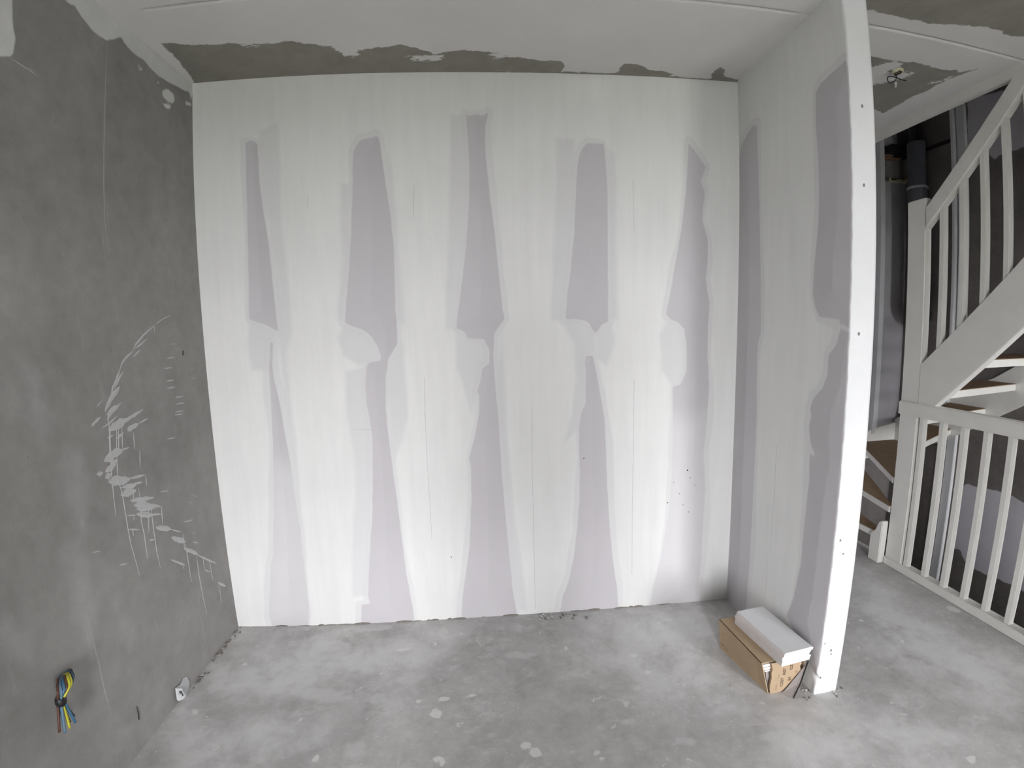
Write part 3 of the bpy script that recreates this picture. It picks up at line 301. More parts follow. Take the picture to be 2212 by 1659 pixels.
M['cream'] = mat_plain('cream_plastic', (0.66, 0.62, 0.45), 0.03, 8, 0.5, 0.4)
M['alu'] = mat_plain('grey_window_frame', (0.62, 0.63, 0.64), 0.02, 8, 0.4, 0.5)
M['tape_grey'] = mat_plain('grey_pipe_clamp', (0.36, 0.35, 0.37), 0.05, 8, 0.35, 0.5)
M['outside'] = mat_plain('outside_ground', (0.19, 0.195, 0.17), 0.15, 0.3, 0.9, 0.1)
for k, c in dict(blue=(0.05, 0.15, 0.25), yellow=(0.50, 0.47, 0.04), green=(0.16, 0.26, 0.03), brown=(0.10, 0.042, 0.027), wire_black=(0.02, 0.02, 0.022), grey=(0.11, 0.19, 0.26)).items():
    M['w_' + k] = mat_plain('insulation_' + k, c, 0.05, 30, 0.4, 0.5)
gl = G('window_glass'); n, l = gl.n, gl.l
tr = n.new('ShaderNodeBsdfTransparent'); go = n.new('ShaderNodeBsdfGlossy'); go.inputs['Roughness'].default_value = 0.02
mx = n.new('ShaderNodeMixShader'); mx.inputs[0].default_value = 0.06
l.new(tr.outputs[0], mx.inputs[1]); l.new(go.outputs[0], mx.inputs[2]); l.new(mx.outputs[0], n['Material Output'].inputs[0])
M['glass'] = gl.m

# ------------------------------------------------------------------ mesh helpers
def seg_dist(px, py, a, b):
    ax, ay = a; bx, by = b; dx, dy = bx - ax, by - ay
    L = dx * dx + dy * dy
    t = np.clip(((px - ax) * dx + (py - ay) * dy) / L, 0, 1) if L > 1e-12 else np.zeros_like(px)
    return np.hypot(px - ax - t * dx, py - ay - t * dy)

def sdf(px, py, polys):
    """signed distance to the union of polygons (negative inside)"""
    out = np.full(px.shape, 9.0)
    for poly in polys:
        d = np.full(px.shape, 9.0); ins = np.zeros(px.shape, bool)
        for i in range(len(poly)):
            a, b = poly[i - 1], poly[i]
            d = np.minimum(d, seg_dist(px, py, a, b))
            c = ((a[1] > py) != (b[1] > py))
            xi = (b[0] - a[0]) * (py - a[1]) / ((b[1] - a[1]) if abs(b[1] - a[1]) > 1e-12 else 1e-12) + a[0]
            ins ^= c & (px < xi)
        out = np.minimum(out, np.where(ins, -d, d))
    return out

def spans(*parts):
    """sorted coordinates from (start, stop, step) runs"""
    s = set()
    for a, b, st in parts:
        k = max(1, int(round(abs(b - a) / st)))
        for i in range(k + 1): s.add(round(a + (b - a) * i / k, 5))
    return np.array(sorted(s))

def link(name, me, mat, parent=None):
    o = bpy.data.objects.new(name, me); COL.objects.link(o)
    for m in (mat if isinstance(mat, (list, tuple)) else [mat]): me.materials.append(m)
    if parent: o.parent = parent
    return o

def tag(o, label=None, cat=None, group=None, kind=None):
    if label: o['label'] = label
    if cat: o['category'] = cat
    if group: o['group'] = group
    if kind: o['kind'] = kind
    return o

def empty(name, loc=(0, 0, 0), rz=0.0):
    o = bpy.data.objects.new(name, None); o.empty_display_size = 0.1
    o.location = loc; o.rotation_euler = (0, 0, rz); COL.objects.link(o); return o

def grid_mesh(name, u, v, fn, attrs=None, flip=False, skip=None):
    """grid over u x v; fn(U, V) -> x, y, z arrays; attrs {name: fn(U, V)}"""
    U, V = np.meshgrid(u, v, indexing='ij')
    x, y, z = fn(U, V)
    x, y, z = [np.broadcast_to(a, U.shape) for a in (x, y, z)]
    nu, nv = len(u), len(v)
    co = np.stack([x, y, z], -1).reshape(-1, 3)
    i, j = np.meshgrid(np.arange(nu - 1), np.arange(nv - 1), indexing='ij')
    i, j = i.ravel(), j.ravel()
    if skip is not None:
        um, vm = (u[i] + u[i + 1]) / 2, (v[j] + v[j + 1]) / 2
        keep = ~skip(um, vm); i, j = i[keep], j[keep]
    q = np.stack([i * nv + j, (i + 1) * nv + j, (i + 1) * nv + j + 1, i * nv + j + 1], 1)
    if flip: q = q[:, ::-1]
    me = bpy.data.meshes.new(name)
    me.vertices.add(len(co)); me.vertices.foreach_set('co', co.astype(np.float32).ravel())
    me.loops.add(q.size); me.loops.foreach_set('vertex_index', q.astype(np.int32).ravel())
    me.polygons.add(len(q)); me.polygons.foreach_set('loop_start', np.arange(0, q.size, 4, dtype=np.int32))
    me.update(calc_edges=True)
    for k, f in (attrs or {}).items():
        a = me.attributes.new(k, 'FLOAT', 'POINT')
        a.data.foreach_set('value', np.broadcast_to(f(U, V), U.shape).astype(np.float32).ravel())
    me.validate()
    return me

class MB:
    """collects shapes, then links them as one mesh object"""
    def __init__(self): self.v, self.f, self.mi = [], [], []
    def add(self, vs, fs, mi=0):
        b = len(self.v); self.v += [tuple(p) for p in vs]
        self.f += [tuple(b + i for i in f) for f in fs]; self.mi += [mi] * len(fs); return self
    def box(self, lo, hi, mi=0, mat=None):
        x0, y0, z0 = lo; x1, y1, z1 = hi
        vs = [Vector(p) for p in ((x0,y0,z0),(x1,y0,z0),(x1,y1,z0),(x0,y1,z0),(x0,y0,z1),(x1,y0,z1),(x1,y1,z1),(x0,y1,z1))]
        if mat is not None: vs = [mat @ p for p in vs]
        return self.add(vs, [(3,2,1,0),(4,5,6,7),(0,1,5,4),(1,2,6,5),(2,3,7,6),(3,0,4,7)], mi)
    def prism(self, poly, ax, a, b, mi=0, mat=None):
        """extrude a 2-D polygon along axis ax from a to b"""
        def mk(p, t):
            q = list(p); q.insert('xyz'.index(ax), t); q = Vector(q)
            return mat @ q if mat is not None else q
        n = len(poly)
        vs = [mk(p, a) for p in poly] + [mk(p, b) for p in poly]
        fs = [tuple(range(n))[::-1], tuple(range(n, 2 * n))] + [(i, (i + 1) % n, n + (i + 1) % n, n + i) for i in range(n)]
        return self.add(vs, fs, mi)
    def tube(self, pts, r, seg=10, mi=0, caps=True):
        pts = [Vector(p) for p in pts]; n = len(pts)
        rs = r if isinstance(r, (list, tuple)) else [r] * n
        vs, up = [], Vector((0.31, 0.17, 0.94))
        for i, p in enumerate(pts):
            t = (pts[min(i + 1, n - 1)] - pts[max(i - 1, 0)]).normalized()
            a = t.cross(up)
            if a.length < 1e-4: a = t.cross(Vector((1, 0, 0)))
            a.normalize(); b = t.cross(a); up = b.cross(t) if False else up
            for k in range(seg):
                th = 2 * math.pi * k / seg
                vs.append(p + rs[i] * (math.cos(th) * a + math.sin(th) * b))
        fs = [(i * seg + k, i * seg + (k + 1) % seg, (i + 1) * seg + (k + 1) % seg, (i + 1) * seg + k) for i in range(n - 1) for k in range(seg)]
        if caps: fs += [tuple(range(seg))[::-1], tuple(range((n - 1) * seg, n * seg))]
        return self.add(vs, fs, mi)
    def build(self, name, mat, parent=None, bevel=0.0, smooth=False):
        me = bpy.data.meshes.new(name); me.from_pydata(self.v, [], self.f)
        bm = bmesh.new(); bm.from_mesh(me)
        for f, m in zip(bm.faces, self.mi): f.material_index = m
        bmesh.ops.recalc_face_normals(bm, faces=bm.faces)
        if bevel:
            bmesh.ops.bevel(bm, geom=[e for e in bm.edges if len(e.link_faces) == 2 and e.calc_face_angle(0) > 0.5], offset=bevel, segments=2, affect='EDGES', clamp_overlap=True)
        for f in bm.faces: f.smooth = smooth
        bm.to_mesh(me); bm.free()
        return link(name, me, mat, parent)

def spline(pts, k=8):
    """Catmull-Rom through points"""
    P = [Vector(p) for p in pts]; P = [2 * P[0] - P[1]] + P + [2 * P[-1] - P[-2]]
    out = []
    for i in range(1, len(P) - 2):
        for s in range(k):
            t = s / k
            out.append(0.5 * ((2 * P[i]) + (P[i + 1] - P[i - 1]) * t + (2 * P[i - 1] - 5 * P[i] + 4 * P[i + 1] - P[i + 2]) * t * t + (-P[i - 1] + 3 * P[i] - 3 * P[i + 1] + P[i + 2]) * t ** 3))
    out.append(P[-2]); return out

def strips(mb, lines, w, place, nrm, lift=0.0012, jitter=0.25, seed=1, taper=True):
    """thin raised smears along polylines on a surface; place(u, v) -> point, nrm = surface normal"""
    rnd = random.Random(seed); N = Vector(nrm)
    for item in lines:
        wd, pts = item if isinstance(item[0], (int, float)) else (w, item)
        P2 = []
        for i in range(len(pts) - 1):
            k = max(2, int(math.hypot(pts[i+1][0]-pts[i][0], pts[i+1][1]-pts[i][1]) / 0.012))
            for s in range(k): P2.append([pts[i][c] + (pts[i+1][c]-pts[i][c]) * s / k for c in (0, 1)])
        P2.append(list(pts[-1])); n = len(P2)
        vs = []
        for i, q in enumerate(P2):
            a, b = P2[max(i-1, 0)], P2[min(i+1, n-1)]
            tx, ty = b[0]-a[0], b[1]-a[1]; L = math.hypot(tx, ty) or 1e-6; nx, ny = -ty/L, tx/L
            t = i / (n - 1)
            e = (min(1, 0.25 + 3.0 * t) * min(1, 0.15 + 3.2 * (1 - t))) if taper else 1.0
            h = wd / 2 * e
            j1, j2 = 1 + rnd.uniform(-jitter, jitter), 1 + rnd.uniform(-jitter, jitter)
            vs += [place(q[0] + nx*h*j1, q[1] + ny*h*j1) + N*0.0002, place(q[0], q[1]) + N*lift, place(q[0] - nx*h*j2, q[1] - ny*h*j2) + N*0.0002]
        mb.add(vs, [(3*i, 3*i+3, 3*i+4, 3*i+1) for i in range(n-1)] + [(3*i+1, 3*i+4, 3*i+5, 3*i+2) for i in range(n-1)])

# ------------------------------------------------------------------ the setting
def poly_attr(key): return lambda U, V: sdf(U, V, TR[key])
far = lambda U, V: np.full(U.shape, 0.5)

# floor: slab with a hole for the stairwell
u = spans((0, 3.73, 0.0125), (3.73, XR, 0.1)); v = spans((YR, YS, 0.1), (YS, -1.2, 0.03), (-1.2, YF, 0.0125))
floor = link('floor', grid_mesh('floor', u, v, lambda U, V: (U, V, np.zeros_like(U) ),
    {'splat': poly_attr('floor'), 'pale': poly_attr('pale'), 'wash': poly_attr('floorwash')}, skip=lambda a, b: (a > XE) & (b > YS)), M['floor'])
tag(floor, kind='structure')
mb = MB(); mb.box((XE - 0.02, YS, -0.3), (XE, YF, -0.001)).box((XE, YS - 0.02, -0.3), (XR, YS, -0.001)).box((0, YR, -0.3), (XE - 0.02, YF, -0.29))
tag(mb.build('trim_1', M['block']), kind='structure')

# ceiling: slab underside with the V-joint between two floor planks, open over the stairwell
YJ = -0.531
u = spans((0, XB, 0.015), (XB, XR, 0.1)); v = spans((YR, -1.2, 0.1), (-1.2, YJ - 0.012, 0.015), (YJ - 0.012, YJ - 0.0035, 0.01), (YJ - 0.0035, YJ - 0.0030, 0.001), (YJ - 0.003, YJ + 0.003, 0.003), (YJ + 0.0030, YJ + 0.0035, 0.001), (YJ + 0.0035, YF, 0.015))
def ceil_z(U, V):
    fade = np.clip((U - 0.12) / 0.15, 0, 1)
    fade = np.where((U > W - 0.22) & (U < W), np.clip((W - 0.05 - U) / 0.15, 0, 1), fade)
    return H + 0.020 * fade * (np.abs(V - YJ) < 0.0032)
def bare(U, V):
    d = sdf(U, V, TR['ceil'])
    strip = np.maximum(np.abs(V + 0.004) - 0.010, np.maximum(0.02 - U, U - (W - 0.01)))   # open joint along the back wall
    return np.minimum(d, strip)
ceiling = link('ceiling', grid_mesh('ceiling', u, v, lambda U, V: (U, V, ceil_z(U, V)),
    {'bare': bare, 'smear': poly_attr('ceilw')}, flip=True, skip=lambda a, b: (a > XB) & (b > YS)), M['ceiling'])
tag(ceiling, kind='structure')
mb = MB(); mb.box((XB, YS, 2.545), (XB + 0.035, YF, 2.9)).box((XB + 0.035, YS - 0.03, 2.545), (XR, YS, 2.9))
fascia = tag(mb.build('trim_2', M['white_paint'], bevel=0.003), kind='structure')
mb = MB(); mb.box((-0.1, YR, 2.62), (XB, YF, 2.9)).box((XB, YR, 2.62), (XR, YS - 0.03, 2.9))
tag(mb.build('trim_3', M['block']), kind='structure')

# left wall
u = spans((YR, -1.6, 0.15), (-1.6, 0, 0.012)); v = spans((0, H, 0.012))
wl = link('wall_left', grid_mesh('wall_left', u, v, lambda U, V: (np.zeros_like(U), U, V), {'white': poly_attr('lw'), 'haze': poly_attr('haze')}), M['left'])
tag(wl, kind='structure')
mb = MB(); strips(mb, TR['strokes'], 0.004, lambda a, b: Vector((0, a, b)), (1, 0, 0))
tag(mb.build('plaster_splash', M['plaster'], wl), kind='stuff')
mb = MB(); strips(mb, TR['faint'], 0.004, lambda a, b: Vector((0, a, b)), (1, 0, 0), 0.0006)
tag(mb.build('plaster_line', M['faint'], wl), kind='stuff')
mb = MB(); mb.tube([(0.0, -0.742, 0.163), (0.003, -0.744, 0.150), (0.003, -0.746, 0.128), (0.001, -0.748, 0.110)], 0.0018, 6)
mb.build('wire_stub', M['black'], wl)
mb = MB(); mb.prism([(-0.168, 1.372), (-0.160, 1.376), (-0.158, 1.392), (-0.165, 1.395)], 'x', -0.002, 0.001)
mb.build('drill_hole', M['black'], wl)

# back wall
u = spans((0, W + T, 0.010)); v = spans((0, H + 0.006, 0.010))
wb = link('wall_back', grid_mesh('wall_back', u, v, lambda U, V: (U, np.zeros_like(U), V),
    {'gap': poly_attr('gaps'), 'coat': poly_attr('coats'), 'gap_fade': poly_attr('gap_fade')}), M['drywall'])
tag(wb, kind='structure')
mb = MB(); strips(mb, TR['hair'], 0.0022, lambda a, b: Vector((a, 0, b)), (0, -1, 0), 0.0004, 0.4, 3, False)
tag(mb.build('hairline_joint', M['hair'], wb), kind='stuff')
mb = MB()
rnd = random.Random(5)
for (x, z, r) in [(2.29, .72, .004), (2.305, .68, .0025), (2.22, .66, .002), (2.25, .60, .0022), (2.33, .64, .002), (2.19, .555, .003), (1.765, .80, .003), (2.27, .54, .002), (2.30, .50, .0022), (1.09, .33, .0025)]:
    mb.prism([(x + r * math.cos(a), z + r * math.sin(a)) for a in [k * math.pi / 4 for k in range(8)]], 'y', -0.0008, 0.0)
tag(mb.build('wall_speck', M['ink'], wb), kind='stuff')
# ragged foot of the back wall
mb = MB(); x = 0.02
while x < 2.2:
    w = rnd.uniform(.02, .09); h = rnd.uniform(.002, .007)
    if rnd.random() < .5: mb.prism([(x, 0), (x + w, 0), (x + w * .9, h * .6), (x + w * .5, h), (x + w * .1, h * .5)], 'y', -0.002 - h * .4, 0.0)
    x += w
tag(mb.build('mortar_bead', M['rubble_dark'], wb), kind='stuff')

# partition stub: left face, end face and hall face folded from one grid
ua = spans((-1.0, 0, 0.1), (0, LP, 0.010), (LP, LP + T, 0.008), (LP + T, 2 * LP + T + 1.0, 0.06))
v = spans((0, 0.2, 0.006), (0.2, H + 0.005, 0.012))
rs = np.random.RandomState(4)
chip = [(0.14, 0.085, 0.02), (0.055, 0.04, 0.014), (0.105, 0.028, 0.010)]
def part_xyz(U, V):
    x = np.where(U <= LP, W, np.where(U >= LP + T, W + T, W + (U - LP)))
    y = np.where(U <= LP, -U, np.where(U >= LP + T, -LP + (U - LP - T), -LP))
    # chipped and crumbled corner near the floor, slightly wavy plaster edge
    near = np.exp(-((U - LP) / 0.010) ** 2)
    wob = 0.0012 * np.sin(V * 37) + 0.001 * np.sin(V * 91 + 1)
    bite = 0.012 * np.exp(-((V - 0.075) / 0.014) ** 2) - 0.007 * np.exp(-((V - 0.02) / 0.02) ** 2) - 0.004 * np.exp(-((V - 0.11) / 0.012) ** 2)
    x = x + near * (wob + bite); y = y + near * (0.4 * bite)
    return x, y, V
def part_gap(U, V):
    d = sdf(-U, V, TR['pgaps'])
    return np.where(U > LP + 0.001, np.maximum(d, 0.3), d)
wp = link('wall_partition', grid_mesh('wall_partition', ua, v, part_xyz, {'gap': part_gap, 'coat': far, 'gap_fade': far}, flip=True), [M['drywall'], M['endface']])
for f in wp.data.polygons:
    c = f.center
    if c.y < -LP + 0.002: f.material_index = 1
tag(wp, kind='structure')
mb = MB(); strips(mb, TR['phair'], 0.0022, lambda a, b: Vector((W, a, b)), (-1, 0, 0), 0.0004, 0.4, 4, False)
tag(mb.build('hairline_joint', M['hair'], wp), kind='stuff')
mb = MB()
for (x, z, r) in [(2.577, 2.175, .006), (2.575, 1.905, .006), (2.565, 1.402, .006), (2.552, .655, .005), (2.57, .60, .004), (2.573, .195, .0055), (2.576, .178, .004), (2.54, .23, .003), (2.545, .075, .004)]:
    mb.prism([(x + r * (1 if k % 2 else .7) * math.cos(k * math.pi / 4), z + r * math.sin(k * math.pi / 4)) for k in range(8)], 'y', -LP - 0.0007, -LP + 0.004)
tag(mb.build('screw_hole', M['rubble_dark'], wp), kind='stuff')

# stairwell: right wall, far wall, shaft bottom, upper landing walls
u = spans((YR, -1.0, 0.2), (-1.0, YF, 0.02)); v = spans((-2.8, -0.8, 0.1), (-0.8, 3.2, 0.02), (3.2, 5.3, 0.1))
wr = link('wall_right', grid_mesh('wall_right', u, v, lambda U, V: (np.full(U.shape, XR), U, V), {'white': poly_attr('rw')}, flip=True), M['stairwall'])
tag(wr, kind='structure')
mb = MB(); mb.box((XR - 0.006, 0.55, 2.685), (XR, YF, 2.712))
mb.build('slab_joint', M['black'], wr)
mb = MB(); mb.box((XR - 0.028, 0.452, -2.8), (XR, 0.515, 5.2)).box((XR - 0.05, 0.522, -2.8), (XR, 0.545, 5.2))
tag(mb.build('trim_5', M['bead'], bevel=0.003), kind='structure')

u = spans((W + T, XR, 0.05)); v = spans((-2.8, 5.3, 0.1))
wf = link('wall_far', grid_mesh('wall_far', u, v, lambda U, V: (U, np.full(U.shape, YF), V), {'white': lambda U, V: np.where(V > -0.05, U - 4.24, 0.5)}), M['stairwall'])
tag(wf, kind='structure')
mb = MB(); mb.box((4.30, YF - 0.02, 0.5), (XR, YF, 2.505)); mb.build('lining_board', M['panel'], wf)
mb = MB(); mb.box((4.30, YF - 0.03, 2.53), (4.44, YF, 2.665)); mb.build('concrete_block', M['block'], wf, bevel=0.004)
mb = MB(); mb.box((4.30, YF - 0.04, 2.668), (4.43, YF, 2.684)).box((4.30, YF - 0.05, 2.69), (4.36, YF, 2.70)); mb.build('timber_batten', M['timber'], wf)
mb = MB(); mb.box((4.30, YF - 0.10, 2.705), (XR, YF, 2.762)); mb.build('gap_shadow', M['black'], wf)  # black bar stands in for the shadow in the gap here
mb = MB(); mb.box((4.30, YF - 0.03, 2.77), (4.42, YF, 3.2)); mb.build('upper_board', M['panel'], wf)
mb = MB(); mb.box((4.245, YF - 0.045, 0.6), (4.275, YF, 3.3)).box((4.282, YF - 0.03, 0.6), (4.302, YF, 3.3)); mb.build('corner_bead', M['bead'], wf, bevel=0.002)
mb = MB(); rnd = random.Random(8); x = 4.335
while x < 4.48:
    w = rnd.uniform(.018, .04); h = rnd.uniform(.012, .03); z = 2.508
    mb.prism([(x, z), (x + w * .4, z - .004), (x + w, z), (x + w * .85, z + h * .8), (x + w * .5, z + h), (x + w * .15, z + h * .6)], 'y', YF - rnd.uniform(.03, .05), YF)
    x += w * .85
mb.build('foam_bead', M['foam'], wf)

mb = MB(); mb.box((XE - 0.02, YS - 0.02, -2.8), (XE, YF, -0.3)); tag(mb.build('wall_shaft_left', M['block']), kind='structure')
mb = MB(); mb.box((XE, YS - 0.02, -2.8), (XR, YS, -0.3)); tag(mb.build('wall_shaft_near', M['block']), kind='structure')
mb = MB(); mb.box((XE - 0.02, YS - 0.02, -2.85), (XR, YF, -2.8)); tag(mb.build('floor_lower', M['block']), kind='structure')
mb = MB(); mb.box((XB - 0.05, YS - 0.1, 2.9), (XB, YF, 5.3)); tag(mb.build('wall_upper_left', M['panel']), kind='structure')
mb = MB(); mb.box((XB, YS - 0.1, 2.9), (XR, YS - 0.05, 5.3)); tag(mb.build('wall_upper_near', M['panel']), kind='structure')
mb = MB(); mb.box((XB - 0.05, YS - 0.1, 5.3), (XR, YF, 5.35)); tag(mb.build('ceiling_upper', M['panel']), kind='structure')

# rear wall with two tall windows, behind the camera
mb = MB()
xs = [0.0] + [q for w in WINDOWS for q in w[:2]] + [XR]
for i in range(0, len(xs), 2): mb.box((xs[i], YR - 0.12, 0), (xs[i + 1], YR, H))
for (x0, x1, z0, z1) in WINDOWS: mb.box((x0, YR - 0.12, 0), (x1, YR, z0)).box((x0, YR - 0.12, z1), (x1, YR, H))
tag(mb.build('wall_rear', M['panel']), kind='structure')
for i, (x0, x1, z0, z1) in enumerate(WINDOWS):
    w = empty('window_%d' % (i + 1), (0, 0, 0)); tag(w, kind='structure')
    fr = MB(); t = 0.06
    fr.box((x0, YR - 0.09, z0), (x0 + t, YR - 0.03, z1)).box((x1 - t, YR - 0.09, z0), (x1, YR - 0.03, z1))
    fr.box((x0 + t, YR - 0.09, z0), (x1 - t, YR - 0.03, z0 + t)).box((x0 + t, YR - 0.09, z1 - t), (x1 - t, YR - 0.03, z1))
    fr.build('window_frame', M['alu'], w, bevel=0.003)
    MB().box((x0 + t, YR - 0.065, z0 + t), (x1 - t, YR - 0.055, z1 - t)).build('pane', M['glass'], w)
mb = MB(); mb.box((-60, -90, -3.2), (60, -4.8, -3.0)); tag(mb.build('ground_outside', M['outside']), kind='structure')

# ------------------------------------------------------------------ balustrade
def balustrade():
    b = tag(empty('balustrade', (3.69, -0.6, 0)), 'white painted landing balustrade with square balusters beside the stairwell', 'balustrade')
    L = lambda lo, hi: (tuple(a - c for a, c in zip(lo, (3.69, -0.6, 0))), tuple(a - c for a, c in zip(hi, (3.69, -0.6, 0))))
    MB().prism([(3.650 - 3.69, YS + 0.7), (3.708 - 3.69, YS + 0.7), (3.708 - 3.69, 0.643), (3.667 - 3.69, 0.643), (3.667 - 3.69, 0.762), (3.650 - 3.69, 0.762)], 'z', 0.925, 1.0).build('top_rail', M['white_paint'], b, bevel=0.005)
    MB().prism([(3.658 - 3.69, YS + 0.7), (3.722 - 3.69, YS + 0.7), (3.722 - 3.69, 0.643), (3.667 - 3.69, 0.643), (3.667 - 3.69, 0.764), (3.658 - 3.69, 0.764)], 'z', 0.0, 0.046).build('bottom_rail', M['white_paint'], b, bevel=0.004)
    me = None; y = 0.0205; k = 0
    while y > YS + 0.2:
        if me is None:
            o = MB().box((-0.0155, -0.0155, 0), (0.0155, 0.0155, 0.884)).build('baluster', M['white_paint'], b, bevel=0.003); me = o.data
        else:
            o = bpy.data.objects.new('baluster', me); COL.objects.link(o); o.parent = b
        o.location = (0.0, y + 0.6, 0.0435); y -= 0.1252; k += 1
    MB().box(*L((3.65, YS + 0.005, 0), (3.72, YS + 0.1, 1.05))).build('end_post', M['white_paint'], b, bevel=0.004)
balustrade()

# ------------------------------------------------------------------ staircase
RISE = 0.18
NOSE = [((3.640, .250), (3.640, YF)), ((3.664, .170), (3.862, YF)), ((3.668, .170), (4.160, YF)), ((3.714, .168), (4.47, .93)), ((3.714, .150), (4.47, .52)), ((3.714, .125), (4.47, .285)), ((3.714, -.053), (4.47, .10))]
y = -0.24
tilt = .11
while y > -1.7:
    NOSE.append(((3.714, y), (4.47, y + tilt))); y -= 0.19; tilt = max(0, tilt - .04)

def staircase():
    s = tag(empty('staircase', (3.69, 0.1, 0)), 'white winder staircase with brown hardboard covered treads behind the balustrade', 'staircase')
    inv = Matrix.Translation((-3.69, -0.1, 0))
    def part(name, mb, mat, bevel=0.0, parent=s):
        mb.v = [tuple(inv @ Vector(p)) for p in mb.v]; return mb.build(name, mat, parent, bevel)
    # newel post
    part('newel_post', MB().box((3.668, 0.045, -0.35), (3.714, 0.166, 2.118)), M['white_paint'], 0.006)
    part('foot_block', MB().prism([(0.166, 0.0), (0.248, 0.0), (0.248, 0.165), (0.215, 0.20), (0.19, 0.262), (0.166, 0.268)], 'x', 3.622, 3.668), M['white_paint'], 0.004)
    # treads
    for i in range(len(NOSE)):
        a, b = NOSE[i]; z = RISE * (i + 1)
        nx = NOSE[i + 1] if i + 1 < len(NOSE) else ((3.69, a[1] - .19), (4.47, b[1] - .19))
        def back(p, q, e):                       # tread runs a little under the next nosing
            return (p[0] + (q[0] - p[0]) * 1.0, p[1] + (q[1] - p[1]) * 1.0)
        inner, outer = nx
        poly = [a, b]
        if i == 2: poly.append((4.47, YF))       # the winder that fills the far corner
        if i < 3 and not i == 2: pass
        off = Vector((outer[0] - inner[0], outer[1] - inner[1])).normalized(); nrm = Vector((-off.y, off.x))
        k = -0.03 if i > 2 else 0.03
        o2 = (outer[0] + (0.03 if i < 2 else 0), outer[1] - (0.03 if i >= 2 else 0)); n2 = (inner[0] + (0.02 if i < 3 else 0.0), inner[1] - (0.03 if i >= 3 else 0.0))
        poly += [o2, n2]
        t = part('tread', MB().prism(poly, 'z', z - 0.040, z - 0.002), M['white_paint'], 0.003)
        # hardboard cover, set back from the painted nosing
        ctr = Vector((sum(p[0] for p in poly) / len(poly), sum(p[1] for p in poly) / len(poly)))
        cov = [tuple(Vector(p) + (ctr - Vector(p)) * 0.015) for p in poly]
        part('tread_cover', MB().prism(cov, 'z', z - 0.002, z + 0.002), M['hardboard'], 0, t)
    # inner stringer and handrail in the plane of the newel
    f = lambda y: 1.222 + 0.967 * (0.044 - y)
    g = lambda y: 0.893 + 0.962 * (0.050 - y)
    ye = -1.62
    part('inner_stringer', MB().prism([(0.05, f(0.05)), (0.05, 0.985), (-0.045, 0.985), (ye, g(ye)), (ye, f(ye))], 'x', 3.668, 3.712), M['white_paint'], 0.003)
    h = lambda y: 2.062 + 0.958 * (0.046 - y); ye2 = -1.2
    hr = part('handrail', MB().prism([(0.046, h(0.046)), (0.046, h(0.046) - 0.115), (ye2, h(ye2) - 0.115), (ye2, h(ye2))], 'x', 3.665, 3.713), M['white_paint'], 0.005)
    y = -0.049
    while y > -1.1:
        part('baluster', MB().prism([(y - .0155, f(y) - 0.03), (y + .0155, f(y) - 0.03), (y + .0155, h(y) - 0.09), (y - .0155, h(y) - 0.09)], 'x', 3.6745, 3.7055), M['white_paint'], 0.003)
        y -= 0.1165
    # outer stringers on the two walls
    part('wall_stringer', MB().prism([(3.66, 0.05), (4.20, 0.40), (4.5, 0.46), (4.5, 0.685), (4.26, 0.637), (3.66, 0.42)], 'y', YF - 0.035, YF), M['white_paint'], 0.003)
    o = [(YF, 0.42), (0.55, 0.62), (0.16, 0.87), (-0.10, 1.03), (-1.7, 2.62), (-1.7, 2.95), (-0.10, 1.375), (0.08, 1.19), (0.22, 1.10), (0.6, 0.93), (YF, 0.69)]
    part('wall_stringer', MB().prism(o, 'x', XR - 0.03, XR), M['white_paint'], 0.003)
staircase()

# floor nosing under the first step
tag(MB().box((3.715, 0.17, -0.02), (3.742, YF, 0.006)).build('trim_4', M['white_paint'], bevel=0.002), kind='structure')

# ------------------------------------------------------------------ drain pipe in the stairwell corner
dp = tag(empty('drain_pipe', (4.41, 0.79, 1.45)), 'dark grey plastic drain pipe with a clamp in the dark stairwell corner', 'pipe')
o = Vector((4.41, 0.79, 1.45))
def pp(name, x, y, z0, z1, r, mat, parent=dp, seg=24):
    return MB().tube([Vector((x, y, z0)) - o, Vector((x, y, z1)) - o], r, seg).build(name, mat, parent, smooth=False)
MB().tube([Vector(q) - o for q in spline([(4.499, 0.79, 1.50), (4.475, 0.79, 1.50), (4.425, 0.79, 1.535), (4.41, 0.79, 1.62), (4.41, 0.79, 1.8)], 5)] + [Vector((4.41, 0.79, 2.74)) - o], 0.060, 24).build('pipe', M['pvc'], dp)
pp('sleeve', 4.41, 0.79, 2.28, 2.402, 0.064, M['pvc'])
cl = MB().tube([Vector((4.41, 0.79, 2.405)) - o, Vector((4.41, 0.79, 2.422)) - o], 0.067, 24); cl.box(tuple(Vector((4.46, 0.755, 2.403)) - o), tuple(Vector((4.482, 0.785, 2.424)) - o)); cl.build('pipe_clamp', M['tape_grey'], dp)
pp('riser_tube', 4.385, 0.79, 2.70, 5.2, 0.025, M['black']); pp('riser_tube', 4.442, 0.79, 2.70, 5.2, 0.025, M['black'])

# ------------------------------------------------------------------ carton and boards against the partition
def text_mesh(s, size):
    cu = bpy.data.curves.new('print', 'FONT'); cu.body = s; cu.size = size; cu.offset = size * 0.03; cu.align_x = 'CENTER'; cu.align_y = 'CENTER'
    ob = bpy.data.objects.new('print', cu); COL.objects.link(ob)
    me = bpy.data.meshes.new_from_object(ob.evaluated_get(bpy.context.evaluated_depsgraph_get()))
    bpy.data.objects.remove(ob); return me

